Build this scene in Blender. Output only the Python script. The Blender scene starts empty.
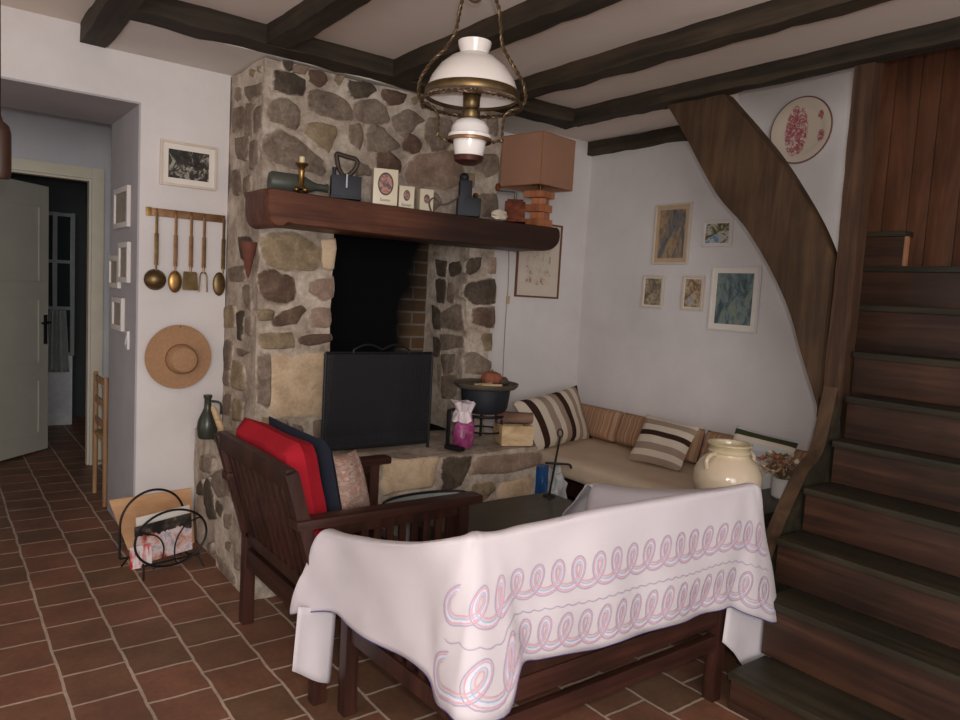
import bpy, bmesh, math, random
from mathutils import Vector, Matrix, noise
random.seed(7)
SC = bpy.context.scene
COL = SC.collection
PI = math.pi

# ------------------------------------------------------------------ camera
YAW, PITCH, ROLL, FPX = 0.648625499, -0.0881489273, 0.0564713964, 731.580809
EYE = Vector((0.0, 0.0, 1.5))
fwd = Vector((math.sin(YAW)*math.cos(PITCH), math.cos(YAW)*math.cos(PITCH), math.sin(PITCH)))
rgt = Vector((math.cos(YAW), -math.sin(YAW), 0.0))
upv = rgt.cross(fwd)
cr, sr = math.cos(ROLL), math.sin(ROLL)
RX = cr*rgt + sr*upv
UX = -sr*rgt + cr*upv
cam_d = bpy.data.cameras.new('camera')
cam_d.sensor_width = 36.0
cam_d.lens = FPX/960.0*36.0
cam_d.clip_start = 0.05
cam = bpy.data.objects.new('camera', cam_d)
M = Matrix((RX, UX, -fwd)).transposed().to_4x4()
M.translation = EYE
cam.matrix_world = M
COL.objects.link(cam)
SC.camera = cam

# ------------------------------------------------------------------ world, lights, exposure
w = bpy.data.worlds.new('room_surroundings')
SC.world = w
w.use_nodes = True
w.node_tree.nodes['Background'].inputs[0].default_value = (1.0, 0.96, 0.935, 1)
w.node_tree.nodes['Background'].inputs[1].default_value = 0.92
def light(name, kind, loc, energy, color, **kw):
    d = bpy.data.lights.new(name, kind)
    d.energy = energy
    d.color = color
    for k, v in kw.items():
        setattr(d, k, v)
    o = bpy.data.objects.new(name, d)
    o.location = loc
    COL.objects.link(o)
    return o
fl = EYE + 0.05*RX + 0.09*UX - 0.02*fwd
light('camera_flash', 'POINT', fl, 84.0, (1.0, 0.965, 0.95), shadow_soft_size=0.03)
amb = light('ambient_fill', 'AREA', (-1.2, -2.6, 1.9), 130.0, (1.0, 0.96, 0.93), shape='RECTANGLE', size=2.6, size_y=1.8)  # unseen fill lamp added behind the camera for ambient light
amb.rotation_euler = (Vector((-1.2, -2.6, 1.9)) - Vector((2.0, 3.0, 1.0))).to_track_quat('Z', 'Y').to_euler()
SC.view_settings.view_transform = 'Standard'
SC.view_settings.look = 'None'
SC.view_settings.gamma = 1.0
SC.view_settings.exposure = 0.0
SC.view_settings.use_curve_mapping = False

# ------------------------------------------------------------------ helpers
def P(u, v, x=None, y=None, z=None):
    """point where the sight line through a photograph position meets a plane of the room"""
    d = (u-480.0)/FPX*RX - (v-360.0)/FPX*UX + fwd
    t = (x-EYE.x)/d.x if x is not None else (y-EYE.y)/d.y if y is not None else (z-EYE.z)/d.z
    return EYE + t*d

def lin(c):
    c = c/255.0
    return c/12.92 if c <= 0.04045 else ((c+0.055)/1.055)**2.4
def rgb(r, g, b):
    return (lin(r), lin(g), lin(b), 1.0)

class Nodes:
    def __init__(s, name, rough=0.7, metal=0.0, spec=0.4):
        s.m = bpy.data.materials.new(name)
        s.m.use_nodes = True
        s.t = s.m.node_tree
        s.b = s.t.nodes['Principled BSDF']
        s.b.inputs['Roughness'].default_value = rough
        s.b.inputs['Metallic'].default_value = metal
        s.b.inputs['Specular IOR Level'].default_value = spec
    def n(s, kind, **kw):
        o = s.t.nodes.new(kind)
        for k, v in kw.items():
            if k.startswith('i_'):
                o.inputs[int(k[2:])].default_value = v
            else:
                setattr(o, k, v)
        return o
    def l(s, a, b):
        s.t.links.new(a, b)
    def coord(s, which='Object', scale=(1, 1, 1), rot=(0, 0, 0), loc=(0, 0, 0)):
        c = s.n('ShaderNodeTexCoord')
        mp = s.n('ShaderNodeMapping')
        mp.inputs['Scale'].default_value = scale
        mp.inputs['Rotation'].default_value = rot
        mp.inputs['Location'].default_value = loc
        s.l(c.outputs[which], mp.inputs['Vector'])
        return mp.outputs['Vector']
    def noise(s, vec, scale, detail=4, rough=0.55, dist=0.0):
        o = s.n('ShaderNodeTexNoise')
        o.inputs['Scale'].default_value = scale
        o.inputs['Detail'].default_value = detail
        o.inputs['Roughness'].default_value = rough
        o.inputs['Distortion'].default_value = dist
        if vec is not None:
            s.l(vec, o.inputs['Vector'])
        return o.outputs['Fac']
    def ramp(s, fac, stops, interp='LINEAR'):
        r = s.n('ShaderNodeValToRGB')
        cr_ = r.color_ramp
        cr_.interpolation = interp
        while len(cr_.elements) < len(stops):
            cr_.elements.new(0.5)
        for e, (p, c) in zip(cr_.elements, stops):
            e.position = p
            e.color = c
        if fac is not None:
            s.l(fac, r.inputs['Fac'])
        return r.outputs['Color']
    def mix(s, fac, a, b, blend='MIX'):
        m = s.n('ShaderNodeMix', data_type='RGBA', blend_type=blend)
        for sock, v in ((m.inputs[0], fac), (m.inputs[6], a), (m.inputs[7], b)):
            if hasattr(v, 'is_linked'):
                s.l(v, sock)
            else:
                sock.default_value = v
        return m.outputs[2]
    def math(s, op, a, b=None):
        m = s.n('ShaderNodeMath', operation=op)
        for i, v in enumerate((a, b)):
            if v is None:
                continue
            if hasattr(v, 'is_linked'):
                s.l(v, m.inputs[i])
            else:
                m.inputs[i].default_value = v
        return m.outputs[0]
    def base(s, c):
        if hasattr(c, 'is_linked'):
            s.l(c, s.b.inputs['Base Color'])
        else:
            s.b.inputs['Base Color'].default_value = c
    def bump(s, h, strength=0.3, dist=0.01):
        o = s.n('ShaderNodeBump')
        o.inputs['Strength'].default_value = strength
        o.inputs['Distance'].default_value = dist
        s.l(h, o.inputs['Height'])
        s.l(o.outputs['Normal'], s.b.inputs['Normal'])

def m_plain(name, c, rough=0.6, metal=0.0, var=0.12, scale=12.0, bump=0.0, spec=0.4):
    k = Nodes(name, rough, metal, spec)
    v = k.coord()
    f = k.noise(v, scale)
    d = tuple(x*(1-var) for x in c[:3])+(1,)
    e = tuple(min(1, x*(1+var)) for x in c[:3])+(1,)
    k.base(k.ramp(f, [(0.3, d), (0.7, e)]))
    if bump:
        k.bump(k.noise(v, scale*4), bump, 0.005)
    return k.m

def m_wood(name, dark, mid, light_, axis='x', rough=0.55, grain=22.0, bump=0.25, spec=0.35):
    k = Nodes(name, rough, 0, spec)
    sc = {'x': (1.2, grain, grain), 'y': (grain, 1.2, grain), 'z': (grain, grain, 1.2)}[axis]
    v = k.coord(scale=sc)
    f = k.noise(v, 1.0, 6, 0.65, 0.6)
    big = k.noise(k.coord(), 2.5, 3)
    f2 = k.math('ADD', k.math('MULTIPLY', f, 0.65), k.math('MULTIPLY', big, 0.35))
    k.base(k.ramp(f2, [(0.34, dark), (0.5, mid), (0.66, light_)]))
    k.bump(f, bump, 0.004)
    return k.m

def m_plaster(name, c, c2, bump=0.25):
    k = Nodes(name, 0.85, 0, 0.2)
    v = k.coord()
    f = k.noise(v, 1.3, 5, 0.6)
    k.base(k.ramp(f, [(0.3, c2), (0.65, c)]))
    h = k.math('ADD', k.noise(v, 6, 5), k.math('MULTIPLY', k.noise(v, 60, 3), 0.3))
    k.bump(h, bump, 0.012)
    return k.m

def lime(k, v):
    """mottled lime mortar colour"""
    f = k.math('ADD', k.math('MULTIPLY', k.noise(v, 4.5, 5, 0.65), 0.65), k.math('MULTIPLY', k.noise(v, 26, 4, 0.7), 0.35))
    return k.ramp(f, [(0.34, rgb(122, 108, 95)), (0.48, rgb(166, 151, 136)), (0.64, rgb(204, 190, 176))])

def m_mortar():
    k = Nodes('lime_mortar', 0.9, 0, 0.15)
    v = k.coord()
    k.base(lime(k, v))
    k.bump(k.math('ADD', k.noise(v, 9, 5), k.math('MULTIPLY', k.noise(v, 60, 3), 0.35)), 0.7, 0.012)
    return k.m

def m_stone(name, dark, mid, light_):
    """rough stone; lime mortar is smeared in over its edges"""
    k = Nodes(name, 0.9, 0, 0.2)
    v = k.coord()
    f = k.noise(v, 9, 6, 0.7, 0.4)
    g = k.noise(v, 55, 4, 0.7)
    s_ = k.math('ADD', k.math('MULTIPLY', f, 0.7), k.math('MULTIPLY', g, 0.3))
    col = k.ramp(s_, [(0.32, dark), (0.5, mid), (0.68, light_)])
    at_ = k.n('ShaderNodeAttribute')
    at_.attribute_name = 'smear'
    e = k.math('ADD', at_.outputs['Fac'], k.math('MULTIPLY', k.math('SUBTRACT', k.noise(v, 22, 4, 0.65), 0.5), 1.5))
    mr = k.n('ShaderNodeMapRange')
    mr.interpolation_type = 'SMOOTHSTEP'
    mr.inputs['From Min'].default_value = 0.45
    mr.inputs['From Max'].default_value = 0.95
    k.l(e, mr.inputs['Value'])
    k.base(k.mix(mr.outputs[0], col, lime(k, v)))
    k.bump(s_, 0.6, 0.012)
    return k.m

def m_fabric(name, c, var=0.15, weave=350.0, rough=0.9):
    k = Nodes(name, rough, 0, 0.15)
    v = k.coord()
    f = k.noise(v, 5, 3)
    d = tuple(x*(1-var) for x in c[:3])+(1,)
    e = tuple(min(1, x*(1+var)) for x in c[:3])+(1,)
    k.base(k.ramp(f, [(0.3, d), (0.7, e)]))
    k.bump(k.noise(v, weave, 2), 0.25, 0.002)
    return k.m

def m_stripes(name, stops, axis='X', freq=1.0):
    """woven stripes running across the cloth, from the cushion's own UV"""
    k = Nodes(name, 0.92, 0, 0.1)
    c = k.n('ShaderNodeTexCoord')
    sp = k.n('ShaderNodeSeparateXYZ')
    k.l(c.outputs['UV'], sp.inputs[0])
    f = sp.outputs[axis]
    if freq != 1.0:
        f = k.math('FRACT', k.math('MULTIPLY', f, freq))
    k.base(k.ramp(f, stops, 'CONSTANT'))
    k.bump(k.noise(k.coord(), 300, 2), 0.25, 0.002)
    return k.m

def m_art(name, stops, scale=14.0, dist=1.5, squash=(1, 1, 1)):
    k = Nodes(name, 0.5, 0, 0.4)
    f = k.noise(k.coord(scale=squash), scale, 5, 0.7, dist)
    k.base(k.ramp(f, stops))
    return k.m

class MB:
    def __init__(s):
        s.bm = bmesh.new()
        s.uv = None
        s.smear = None
    def face(s, vs, mi=0, smooth=False):
        try:
            f = s.bm.faces.new(vs)
        except ValueError:
            return None
        f.material_index = mi
        f.smooth = smooth
        return f
    def box(s, c, size, mi=0, rot=None, bevel=0.0):
        c = Vector(c)
        h = [x/2 for x in size]
        t = bmesh.new()
        bmesh.ops.create_cube(t, size=1.0)
        for v in t.verts:
            v.co = Vector((v.co.x*size[0], v.co.y*size[1], v.co.z*size[2]))
        if bevel > 0:
            bmesh.ops.bevel(t, geom=list(t.edges), offset=min(bevel, min(h)*0.9), segments=2, profile=0.7, affect='EDGES')
        R = rot.to_3x3() if rot is not None else Matrix.Identity(3)
        mp = {}
        for v in t.verts:
            mp[v] = s.bm.verts.new(c + R @ v.co)
        for f in t.faces:
            s.face([mp[v] for v in f.verts], mi, False)
        t.free()
        return s
    def bounds(s, lo, hi, mi=0, bevel=0.0):
        lo, hi = Vector(lo), Vector(hi)
        return s.box((lo+hi)/2, hi-lo, mi, None, bevel)
    def bar(s, a, b, wid, thk, side=None, mi=0, bevel=0.003):
        """rectangular bar from a to b; side is the direction of its width"""
        a, b = Vector(a), Vector(b)
        z = (b-a).normalized()
        side = Vector(side) if side is not None else Vector((0, 0, 1)) if abs(z.z) < 0.9 else Vector((1, 0, 0))
        y = z.cross(side).normalized()
        x = y.cross(z).normalized()
        R = Matrix((x, y, z)).transposed()
        return s.box((a+b)/2, (wid, thk, (b-a).length), mi, R, bevel)
    def tube(s, pts, rad, seg=8, mi=0, closed=False, caps=True):
        pts = [Vector(p) for p in pts]
        n = len(pts)
        rads = rad if isinstance(rad, (list, tuple)) else [rad]*n
        rings = []
        prev = None
        for i, p in enumerate(pts):
            if closed:
                t = pts[(i+1) % n]-pts[i-1]
            else:
                t = pts[min(i+1, n-1)]-pts[max(i-1, 0)]
            t.normalize()
            if prev is None:
                q = Vector((0, 0, 1)) if abs(t.z) < 0.9 else Vector((1, 0, 0))
                nx = t.cross(q).normalized()
            else:
                nx = (prev - t*prev.dot(t))
                nx = nx.normalized() if nx.length > 1e-6 else t.orthogonal().normalized()
            prev = nx
            ny = t.cross(nx)
            rings.append([s.bm.verts.new(p + rads[i]*(math.cos(2*PI*k/seg)*nx + math.sin(2*PI*k/seg)*ny)) for k in range(seg)])
        for i in range(n if closed else n-1):
            A, B = rings[i], rings[(i+1) % n]
            for k in range(seg):
                s.face([A[k], A[(k+1) % seg], B[(k+1) % seg], B[k]], mi, True)
        if caps and not closed:
            s.face(rings[0][::-1], mi)
            s.face(rings[-1], mi)
        return s
    def lathe(s, prof, c=(0, 0, 0), seg=32, mi=0, axis=(0, 0, 1), wob=None, smooth=True):
        """profile of (radius, height) turned about an axis through c"""
        c = Vector(c)
        az = Vector(axis).normalized()
        ax = az.orthogonal().normalized() if abs(az.z) < 0.99 else Vector((1, 0, 0))
        ay = az.cross(ax)
        rings = []
        for r, h in prof:
            if r < 1e-5:
                rings.append([s.bm.verts.new(c+az*h)])
            else:
                ring = []
                for k in range(seg):
                    a = 2*PI*k/seg
                    rr, hh = (r, h) if wob is None else wob(r, h, a)
                    ring.append(s.bm.verts.new(c + az*hh + rr*(math.cos(a)*ax + math.sin(a)*ay)))
                rings.append(ring)
        for A, B in zip(rings, rings[1:]):
            for k in range(seg):
                k2 = (k+1) % seg
                if len(A) == 1 and len(B) == 1:
                    continue
                if len(A) == 1:
                    s.face([A[0], B[k2], B[k]], mi, smooth)
                elif len(B) == 1:
                    s.face([A[k], A[k2], B[0]], mi, smooth)
                else:
                    s.face([A[k], A[k2], B[k2], B[k]], mi, smooth)
        return s
    def prism(s, poly, vec, mi=0, smooth=False):
        """closed outline pushed along vec"""
        vec = Vector(vec)
        a = [s.bm.verts.new(Vector(p)) for p in poly]
        b = [s.bm.verts.new(Vector(p)+vec) for p in poly]
        s.face(a[::-1], mi)
        s.face(b, mi)
        n = len(a)
        for i in range(n):
            s.face([a[i], a[(i+1) % n], b[(i+1) % n], b[i]], mi, smooth)
        return s
    def ball(s, c, r, mi=0, sub=2, jit=0.0):
        t = bmesh.new()
        bmesh.ops.create_icosphere(t, subdivisions=sub, radius=1.0)
        r = r if isinstance(r, (tuple, list)) else (r, r, r)
        mp = {}
        for v in t.verts:
            k = 1 + jit*noise.noise(v.co*1.7 + Vector(c)*9)
            mp[v] = s.bm.verts.new(Vector(c) + Vector((v.co.x*r[0]*k, v.co.y*r[1]*k, v.co.z*r[2]*k)))
        for f in t.faces:
            s.face([mp[v] for v in f.verts], mi, True)
        t.free()
        return s
    def sheet(s, rows, mi=0, smooth=True, uv=False):
        """grid of points joined into a surface"""
        if uv and s.uv is None:
            s.uv = s.bm.loops.layers.uv.new('UVMap')
        V = [[s.bm.verts.new(Vector(p)) for p in r] for r in rows]
        nr, nc = len(V), len(V[0])
        for i in range(nr-1):
            for j in range(nc-1):
                f = s.face([V[i][j], V[i][j+1], V[i+1][j+1], V[i+1][j]], mi, smooth)
                if uv and f:
                    for lp, (a, b) in zip(f.loops, ((i, j), (i, j+1), (i+1, j+1), (i+1, j))):
                        lp[s.uv].uv = (b/(nc-1), a/(nr-1))
        return s
    def noisy(s, lo, hi, step, amp, skip=(), mi=0, seed=0.0):
        """rough-cast block: gridded faces of a box, pushed about by noise"""
        lo, hi = Vector(lo), Vector(hi)
        def pt(p):
            q = Vector(p)
            return q + amp*Vector(noise.noise_vector(q*5.0+Vector((seed, 0, 0)))) + 0.4*amp*Vector(noise.noise_vector(q*17.0+Vector((seed, 3, 0))))
        for ax in range(3):
            o1, o2 = [a for a in range(3) if a != ax]
            for side in (0, 1):
                if (ax, side) in skip:
                    continue
                n1 = max(1, int((hi[o1]-lo[o1])/step))
                n2 = max(1, int((hi[o2]-lo[o2])/step))
                rows = []
                for i in range(n1+1):
                    r = []
                    for j in range(n2+1):
                        p = [0, 0, 0]
                        p[ax] = (lo, hi)[side][ax]
                        p[o1] = lo[o1]+(hi[o1]-lo[o1])*i/n1
                        p[o2] = lo[o2]+(hi[o2]-lo[o2])*j/n2
                        r.append(pt(p))
                    rows.append(r)
                s.sheet(rows, mi)
        return s
    def build(s, name, mats, parent=None, weld=0.0, flat_normals=True):
        if weld:
            bmesh.ops.remove_doubles(s.bm, verts=list(s.bm.verts), dist=weld)
        if flat_normals:
            bmesh.ops.recalc_face_normals(s.bm, faces=list(s.bm.faces))
        org = base_of(parent)
        if org.length > 0:
            for v in s.bm.verts:
                v.co -= org
        me = bpy.data.meshes.new(name)
        s.bm.to_mesh(me)
        s.bm.free()
        for m in (mats if isinstance(mats, (list, tuple)) else [mats]):
            me.materials.append(m)
        me.set_sharp_from_angle(angle=0.7)
        o = bpy.data.objects.new(name, me)
        COL.objects.link(o)
        if parent is not None:
            o.parent = parent
        return o

def base_of(o):
    v = Vector((0, 0, 0))
    while o is not None:
        v = v + Vector(o.location)
        o = o.parent
    return v

def tag(o, label=None, cat=None, group=None, kind=None):
    if label:
        o['label'] = label
    if cat:
        o['category'] = cat
    if group:
        o['group'] = group
    if kind:
        o['kind'] = kind
    return o

def thing(name, label, cat, loc=(0, 0, 0), group=None):
    o = bpy.data.objects.new(name, None)
    o.empty_display_size = 0.1
    o.location = Vector(loc)
    COL.objects.link(o)
    return tag(o, label, cat, group)

def catmull(pts, n, closed=False):
    pts = [Vector(p) for p in pts]
    N = len(pts)
    out = []
    for i in range(N if closed else N-1):
        if closed:
            p0, p1, p2, p3 = pts[i-1], pts[i], pts[(i+1) % N], pts[(i+2) % N]
        else:
            p0, p1, p2, p3 = pts[max(i-1, 0)], pts[i], pts[i+1], pts[min(i+2, N-1)]
        for k in range(n):
            t = k/n
            out.append(0.5*((2*p1)+(p2-p0)*t+(2*p0-5*p1+4*p2-p3)*t*t+(3*p1-p0-3*p2+p3)*t**3))
    if not closed:
        out.append(pts[-1])
    return out

def arc(c, ax, ay, r1, r2, a0, a1, n):
    c, ax, ay = Vector(c), Vector(ax), Vector(ay)
    return [c + r1*math.cos(a0+(a1-a0)*i/n)*ax + r2*math.sin(a0+(a1-a0)*i/n)*ay for i in range(n+1)]
# ------------------------------------------------------------------ materials
plaster = m_plaster('white_plaster', rgb(222, 216, 214), rgb(206, 199, 197))
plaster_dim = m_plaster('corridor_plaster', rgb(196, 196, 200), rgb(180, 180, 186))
lining_shade = m_plaster('shaded_lining_grey', rgb(180, 176, 178), rgb(162, 158, 161), 0.15)  # shade of the opening's sides under grazing light, put into the colour
ceil_m = m_plaster('ceiling_board', rgb(234, 222, 212), rgb(224, 210, 199), 0.08)
soffit_m = m_plaster('soffit_board', rgb(222, 216, 210), rgb(210, 203, 196), 0.08)
beam_y = m_wood('dark_beam_wood_lengthwise', rgb(32, 27, 20), rgb(53, 44, 33), rgb(76, 62, 48), 'y', 0.75)
beam_x = m_wood('dark_beam_wood_crosswise', rgb(32, 27, 20), rgb(51, 42, 32), rgb(72, 58, 45), 'x', 0.75)
brace_m = m_wood('brown_oak', rgb(46, 33, 22), rgb(70, 51, 35), rgb(94, 70, 50), 'z', 0.6, 14)
post_m = m_wood('post_oak', rgb(42, 30, 21), rgb(70, 48, 33), rgb(94, 67, 48), 'z', 0.6)
def m_mantel():
    k = Nodes('mantel_wood', 0.5, 0, 0.35)
    v = k.coord()
    f = k.math('ADD', k.math('MULTIPLY', k.noise(k.coord(scale=(1.2, 16, 16)), 1.0, 6, 0.65, 0.6), 0.65), k.math('MULTIPLY', k.noise(v, 2.5, 3), 0.35))
    col = k.ramp(f, [(0.34, rgb(56, 31, 22)), (0.5, rgb(90, 52, 37)), (0.66, rgb(116, 74, 53))])
    sp = k.n('ShaderNodeSeparateXYZ')
    k.l(v, sp.inputs[0])
    # old smoke stain spreading over the wood above the fire opening
    mr = k.n('ShaderNodeMapRange')
    mr.interpolation_type = 'SMOOTHSTEP'
    mr.inputs['From Min'].default_value = -0.12
    mr.inputs['From Max'].default_value = 0.32
    mr.inputs['To Max'].default_value = 0.8
    k.l(k.math('ADD', sp.outputs['X'], k.math('MULTIPLY', k.math('SUBTRACT', k.noise(v, 5, 4), 0.5), 0.5)), mr.inputs['Value'])
    k.base(k.mix(mr.outputs[0], col, rgb(34, 24, 20)))
    k.bump(f, 0.25, 0.004)
    return k.m
mantel_m = m_mantel()
stair_m = m_wood('stair_wood', rgb(34, 22, 16), rgb(56, 36, 27), rgb(80, 53, 38), 'y', 0.5, 20)
tread_m = m_wood('tread_wood', rgb(28, 25, 18), rgb(44, 39, 28), rgb(64, 56, 41), 'y', 0.55, 20)
plank_m = m_wood('plank_pine', rgb(56, 32, 20), rgb(84, 51, 33), rgb(108, 68, 46), 'z', 0.5, 12)
bench_m = m_wood('bench_wood', rgb(32, 18, 14), rgb(52, 29, 23), rgb(74, 43, 34), 'x', 0.42, 18, 0.12)
bench_y = m_wood('bench_wood_side', rgb(32, 18, 14), rgb(52, 29, 23), rgb(74, 43, 34), 'y', 0.42, 18, 0.12)
bench_z = m_wood('bench_wood_upright', rgb(32, 18, 14), rgb(52, 29, 23), rgb(74, 43, 34), 'z', 0.42, 18, 0.12)
table_m = m_wood('coffee_table_wood', rgb(46, 44, 36), rgb(64, 60, 49), rgb(78, 72, 60), 'x', 0.42, 14, 0.1)
cream_paint = m_plain('cream_paint', rgb(206, 198, 180), 0.5, var=0.04)
door_paint = m_plain('door_paint', rgb(176, 174, 162), 0.55, var=0.05, scale=3)
mortar = m_mortar()
st_grey = m_stone('granite_grey_brown', rgb(84, 72, 62), rgb(124, 108, 95), rgb(160, 144, 128))
st_dark = m_stone('dark_granite', rgb(52, 45, 38), rgb(78, 68, 58), rgb(108, 94, 80))
st_ochre = m_stone('ochre_granite', rgb(98, 84, 66), rgb(138, 120, 96), rgb(172, 152, 124))
st_beige = m_stone('beige_dressed_stone', rgb(164, 138, 112), rgb(196, 170, 140), rgb(214, 192, 164))
st_pink = m_stone('pink_granite', rgb(112, 92, 80), rgb(140, 117, 102), rgb(168, 146, 130))
st_rust = m_stone('rust_brown_stone', rgb(68, 54, 44), rgb(98, 78, 66), rgb(130, 106, 92))
STONES = [mortar, st_grey, st_dark, st_ochre, st_beige, st_pink, st_rust]
iron = m_plain('black_iron', rgb(34, 33, 35), 0.5, 0.5, 0.2)
cast = m_plain('cast_iron', rgb(40, 42, 48), 0.55, 0.3, 0.2, bump=0.1)
brass = m_plain('aged_brass', rgb(146, 112, 66), 0.32, 0.9, 0.25, 20)
brass_dk = m_plain('dark_brass', rgb(108, 88, 60), 0.4, 0.85, 0.3, 20)
copper = m_plain('copper_brown', rgb(132, 98, 70), 0.42, 0.75, 0.3, 14)
bronze = m_plain('twisted_bronze', rgb(92, 74, 54), 0.42, 0.7, 0.25, 30)
opal = m_plain('opal_glass', rgb(218, 209, 202), 0.12, 0, 0.02, 3, 0, 0.6)
white_cer = m_plain('white_ceramic', rgb(222, 216, 212), 0.2, 0, 0.02, 4, 0, 0.6)

def m_floor():
    k = Nodes('terracotta_tiles', 0.5, 0, 0.35)
    c = k.n('ShaderNodeTexCoord')
    sp = k.n('ShaderNodeSeparateXYZ')
    k.l(c.outputs['Object'], sp.inputs[0])
    wob = k.n('ShaderNodeTexNoise')
    wob.inputs['Scale'].default_value = 7.0
    wob.inputs['Detail'].default_value = 3
    k.l(c.outputs['Object'], wob.inputs['Vector'])
    ws = k.n('ShaderNodeSeparateXYZ')
    k.l(wob.outputs['Color'], ws.inputs[0])
    def sh(a, n_, off):
        return k.math('ADD', k.math('ADD', a, off), k.math('MULTIPLY', k.math('SUBTRACT', n_, 0.5), 0.02))
    cb = k.n('ShaderNodeCombineXYZ')
    k.l(sh(sp.outputs['Y'], ws.outputs['X'], -0.21+2.3), cb.inputs['X'])
    k.l(sh(sp.outputs['X'], ws.outputs['Y'], -0.158+4.48), cb.inputs['Y'])
    b = k.n('ShaderNodeTexBrick')
    b.inputs['Scale'].default_value = 1.0
    b.inputs['Brick Width'].default_value = 0.23
    b.inputs['Row Height'].default_value = 0.224
    b.inputs['Mortar Size'].default_value = 0.0065
    b.inputs['Mortar Smooth'].default_value = 0.25
    b.inputs['Bias'].default_value = -0.1
    b.inputs['Color1'].default_value = rgb(130, 90, 71)
    b.inputs['Color2'].default_value = rgb(106, 82, 63)
    b.inputs['Mortar'].default_value = rgb(182, 166, 150)
    k.l(cb.outputs[0], b.inputs['Vector'])
    big = k.noise(c.outputs['Object'], 3.0, 5, 0.6)
    fine = k.noise(c.outputs['Object'], 40.0, 4, 0.7)
    v1 = k.ramp(big, [(0.3, (0.62, 0.6, 0.6, 1)), (0.7, (1.2, 1.1, 1.05, 1))])
    v2 = k.ramp(fine, [(0.3, (0.82, 0.82, 0.82, 1)), (0.7, (1.1, 1.1, 1.1, 1))])
    col = k.mix(1.0, k.mix(1.0, b.outputs['Color'], v1, 'MULTIPLY'), v2, 'MULTIPLY')
    k.base(col)
    k.bump(k.math('ADD', k.math('MULTIPLY', k.math('SUBTRACT', 1.0, b.outputs['Fac']), 1.0), k.math('MULTIPLY', fine, 0.15)), 0.5, 0.006)
    return k.m
floor_m = m_floor()

def m_firebrick():
    k = Nodes('sooty_shaded_firebrick', 0.95, 0, 0.1)
    c = k.n('ShaderNodeTexCoord')
    sp = k.n('ShaderNodeSeparateXYZ')
    k.l(c.outputs['Object'], sp.inputs[0])
    cb = k.n('ShaderNodeCombineXYZ')
    k.l(sp.outputs['X'], cb.inputs['X'])
    k.l(sp.outputs['Z'], cb.inputs['Y'])
    b = k.n('ShaderNodeTexBrick')
    b.inputs['Scale'].default_value = 1.0
    b.inputs['Brick Width'].default_value = 0.22
    b.inputs['Row Height'].default_value = 0.085
    b.inputs['Mortar Size'].default_value = 0.007
    b.inputs['Color1'].default_value = rgb(96, 74, 52)
    b.inputs['Color2'].default_value = rgb(70, 54, 42)
    b.inputs['Mortar'].default_value = rgb(110, 104, 98)
    k.l(cb.outputs[0], b.inputs['Vector'])
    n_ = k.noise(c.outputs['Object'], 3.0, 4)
    # soot and firebox shadow painted together, black except on the right-hand side
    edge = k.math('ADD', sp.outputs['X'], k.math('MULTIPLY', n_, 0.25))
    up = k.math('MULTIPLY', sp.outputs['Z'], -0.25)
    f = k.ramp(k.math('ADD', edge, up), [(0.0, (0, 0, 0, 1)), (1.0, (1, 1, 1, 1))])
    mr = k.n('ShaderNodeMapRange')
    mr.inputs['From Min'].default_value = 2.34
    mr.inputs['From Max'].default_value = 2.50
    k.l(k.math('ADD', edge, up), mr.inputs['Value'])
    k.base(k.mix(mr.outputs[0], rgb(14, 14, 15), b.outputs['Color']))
    return k.m
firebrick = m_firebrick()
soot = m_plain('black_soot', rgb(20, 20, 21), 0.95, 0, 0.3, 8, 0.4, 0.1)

# ------------------------------------------------------------------ the room
WL = 4.32          # plaster face beside and behind the fireplace
WB = 4.25          # plaster face behind the daybed
XR = 4.22          # right-hand wall
def struct(name, mb, mats, label=None, cat=None, **kw):
    o = mb.build(name, mats, **kw)
    return tag(o, label, cat, None, 'structure')

mb = MB(); mb.bounds((-3.2, -2.2, -0.08), (4.6, 8.8, 0.0))
struct('floor', mb, floor_m, 'terracotta tiled floor with pale joints', 'floor')
mb = MB(); mb.bounds((-3.2, -2.2, 2.75), (3.44, 4.4, 2.85)); mb.bounds((3.44, 2.95, 2.75), (4.3, 4.4, 2.85)); mb.bounds((3.44, -2.2, 3.25), (4.4, 2.95, 3.32)); mb.bounds((3.44, 2.95, 2.85), (4.3, 3.0, 3.3))
mb.bounds((3.40, -2.2, 2.85), (3.44, 2.95, 3.3))
struct('ceiling', mb, ceil_m, 'pale ceiling boards between dark beams', 'ceiling')
mb = MB(); mb.bounds((0.75, 3.775, 2.662), (2.96, 4.32, 2.70)); mb.bounds((2.96, 3.775, 2.68), (3.485, 4.25, 2.72))
struct('trim_1', mb, soffit_m, 'pale soffit board above the chimney beside the big beam', 'soffit')

# wall with the doorway (left of the chimney)
mb = MB()
mb.bounds((0.915, WL, 0), (1.385, 5.05, 2.76))
mb.bounds((-3.2, WL, 2.42), (0.915, 5.05, 2.76))
mb.bounds((-3.2, WL, 0), (-0.9, 5.05, 2.42))
struct('wall_left', mb, plaster, 'white plaster wall with wide opening left of the fireplace', 'wall')
mb = MB()
mb.bounds((0.905, WL+0.001, 0), (0.915, 5.05, 2.42))
mb.bounds((-0.9, WL+0.001, 2.41), (0.905, 5.05, 2.42))
struct('trim_2', mb, lining_shade, 'lining of the wide wall opening, grazing shade put into its grey', 'lining')
mb = MB(); mb.bounds((2.96, WB, 0), (4.3, WB+0.1, 2.76))
struct('wall_back', mb, plaster, 'white plaster wall behind the table lamp and cushions', 'wall')
mb = MB()
rows = []
for i in range(25):
    z = 3.26*i/24
    rows.append([(XR + 0.006*noise.noise(Vector((y*1.5, z*1.5, 4))), y, z) for y in [2.075+0.1*j for j in range(24)]])
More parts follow.
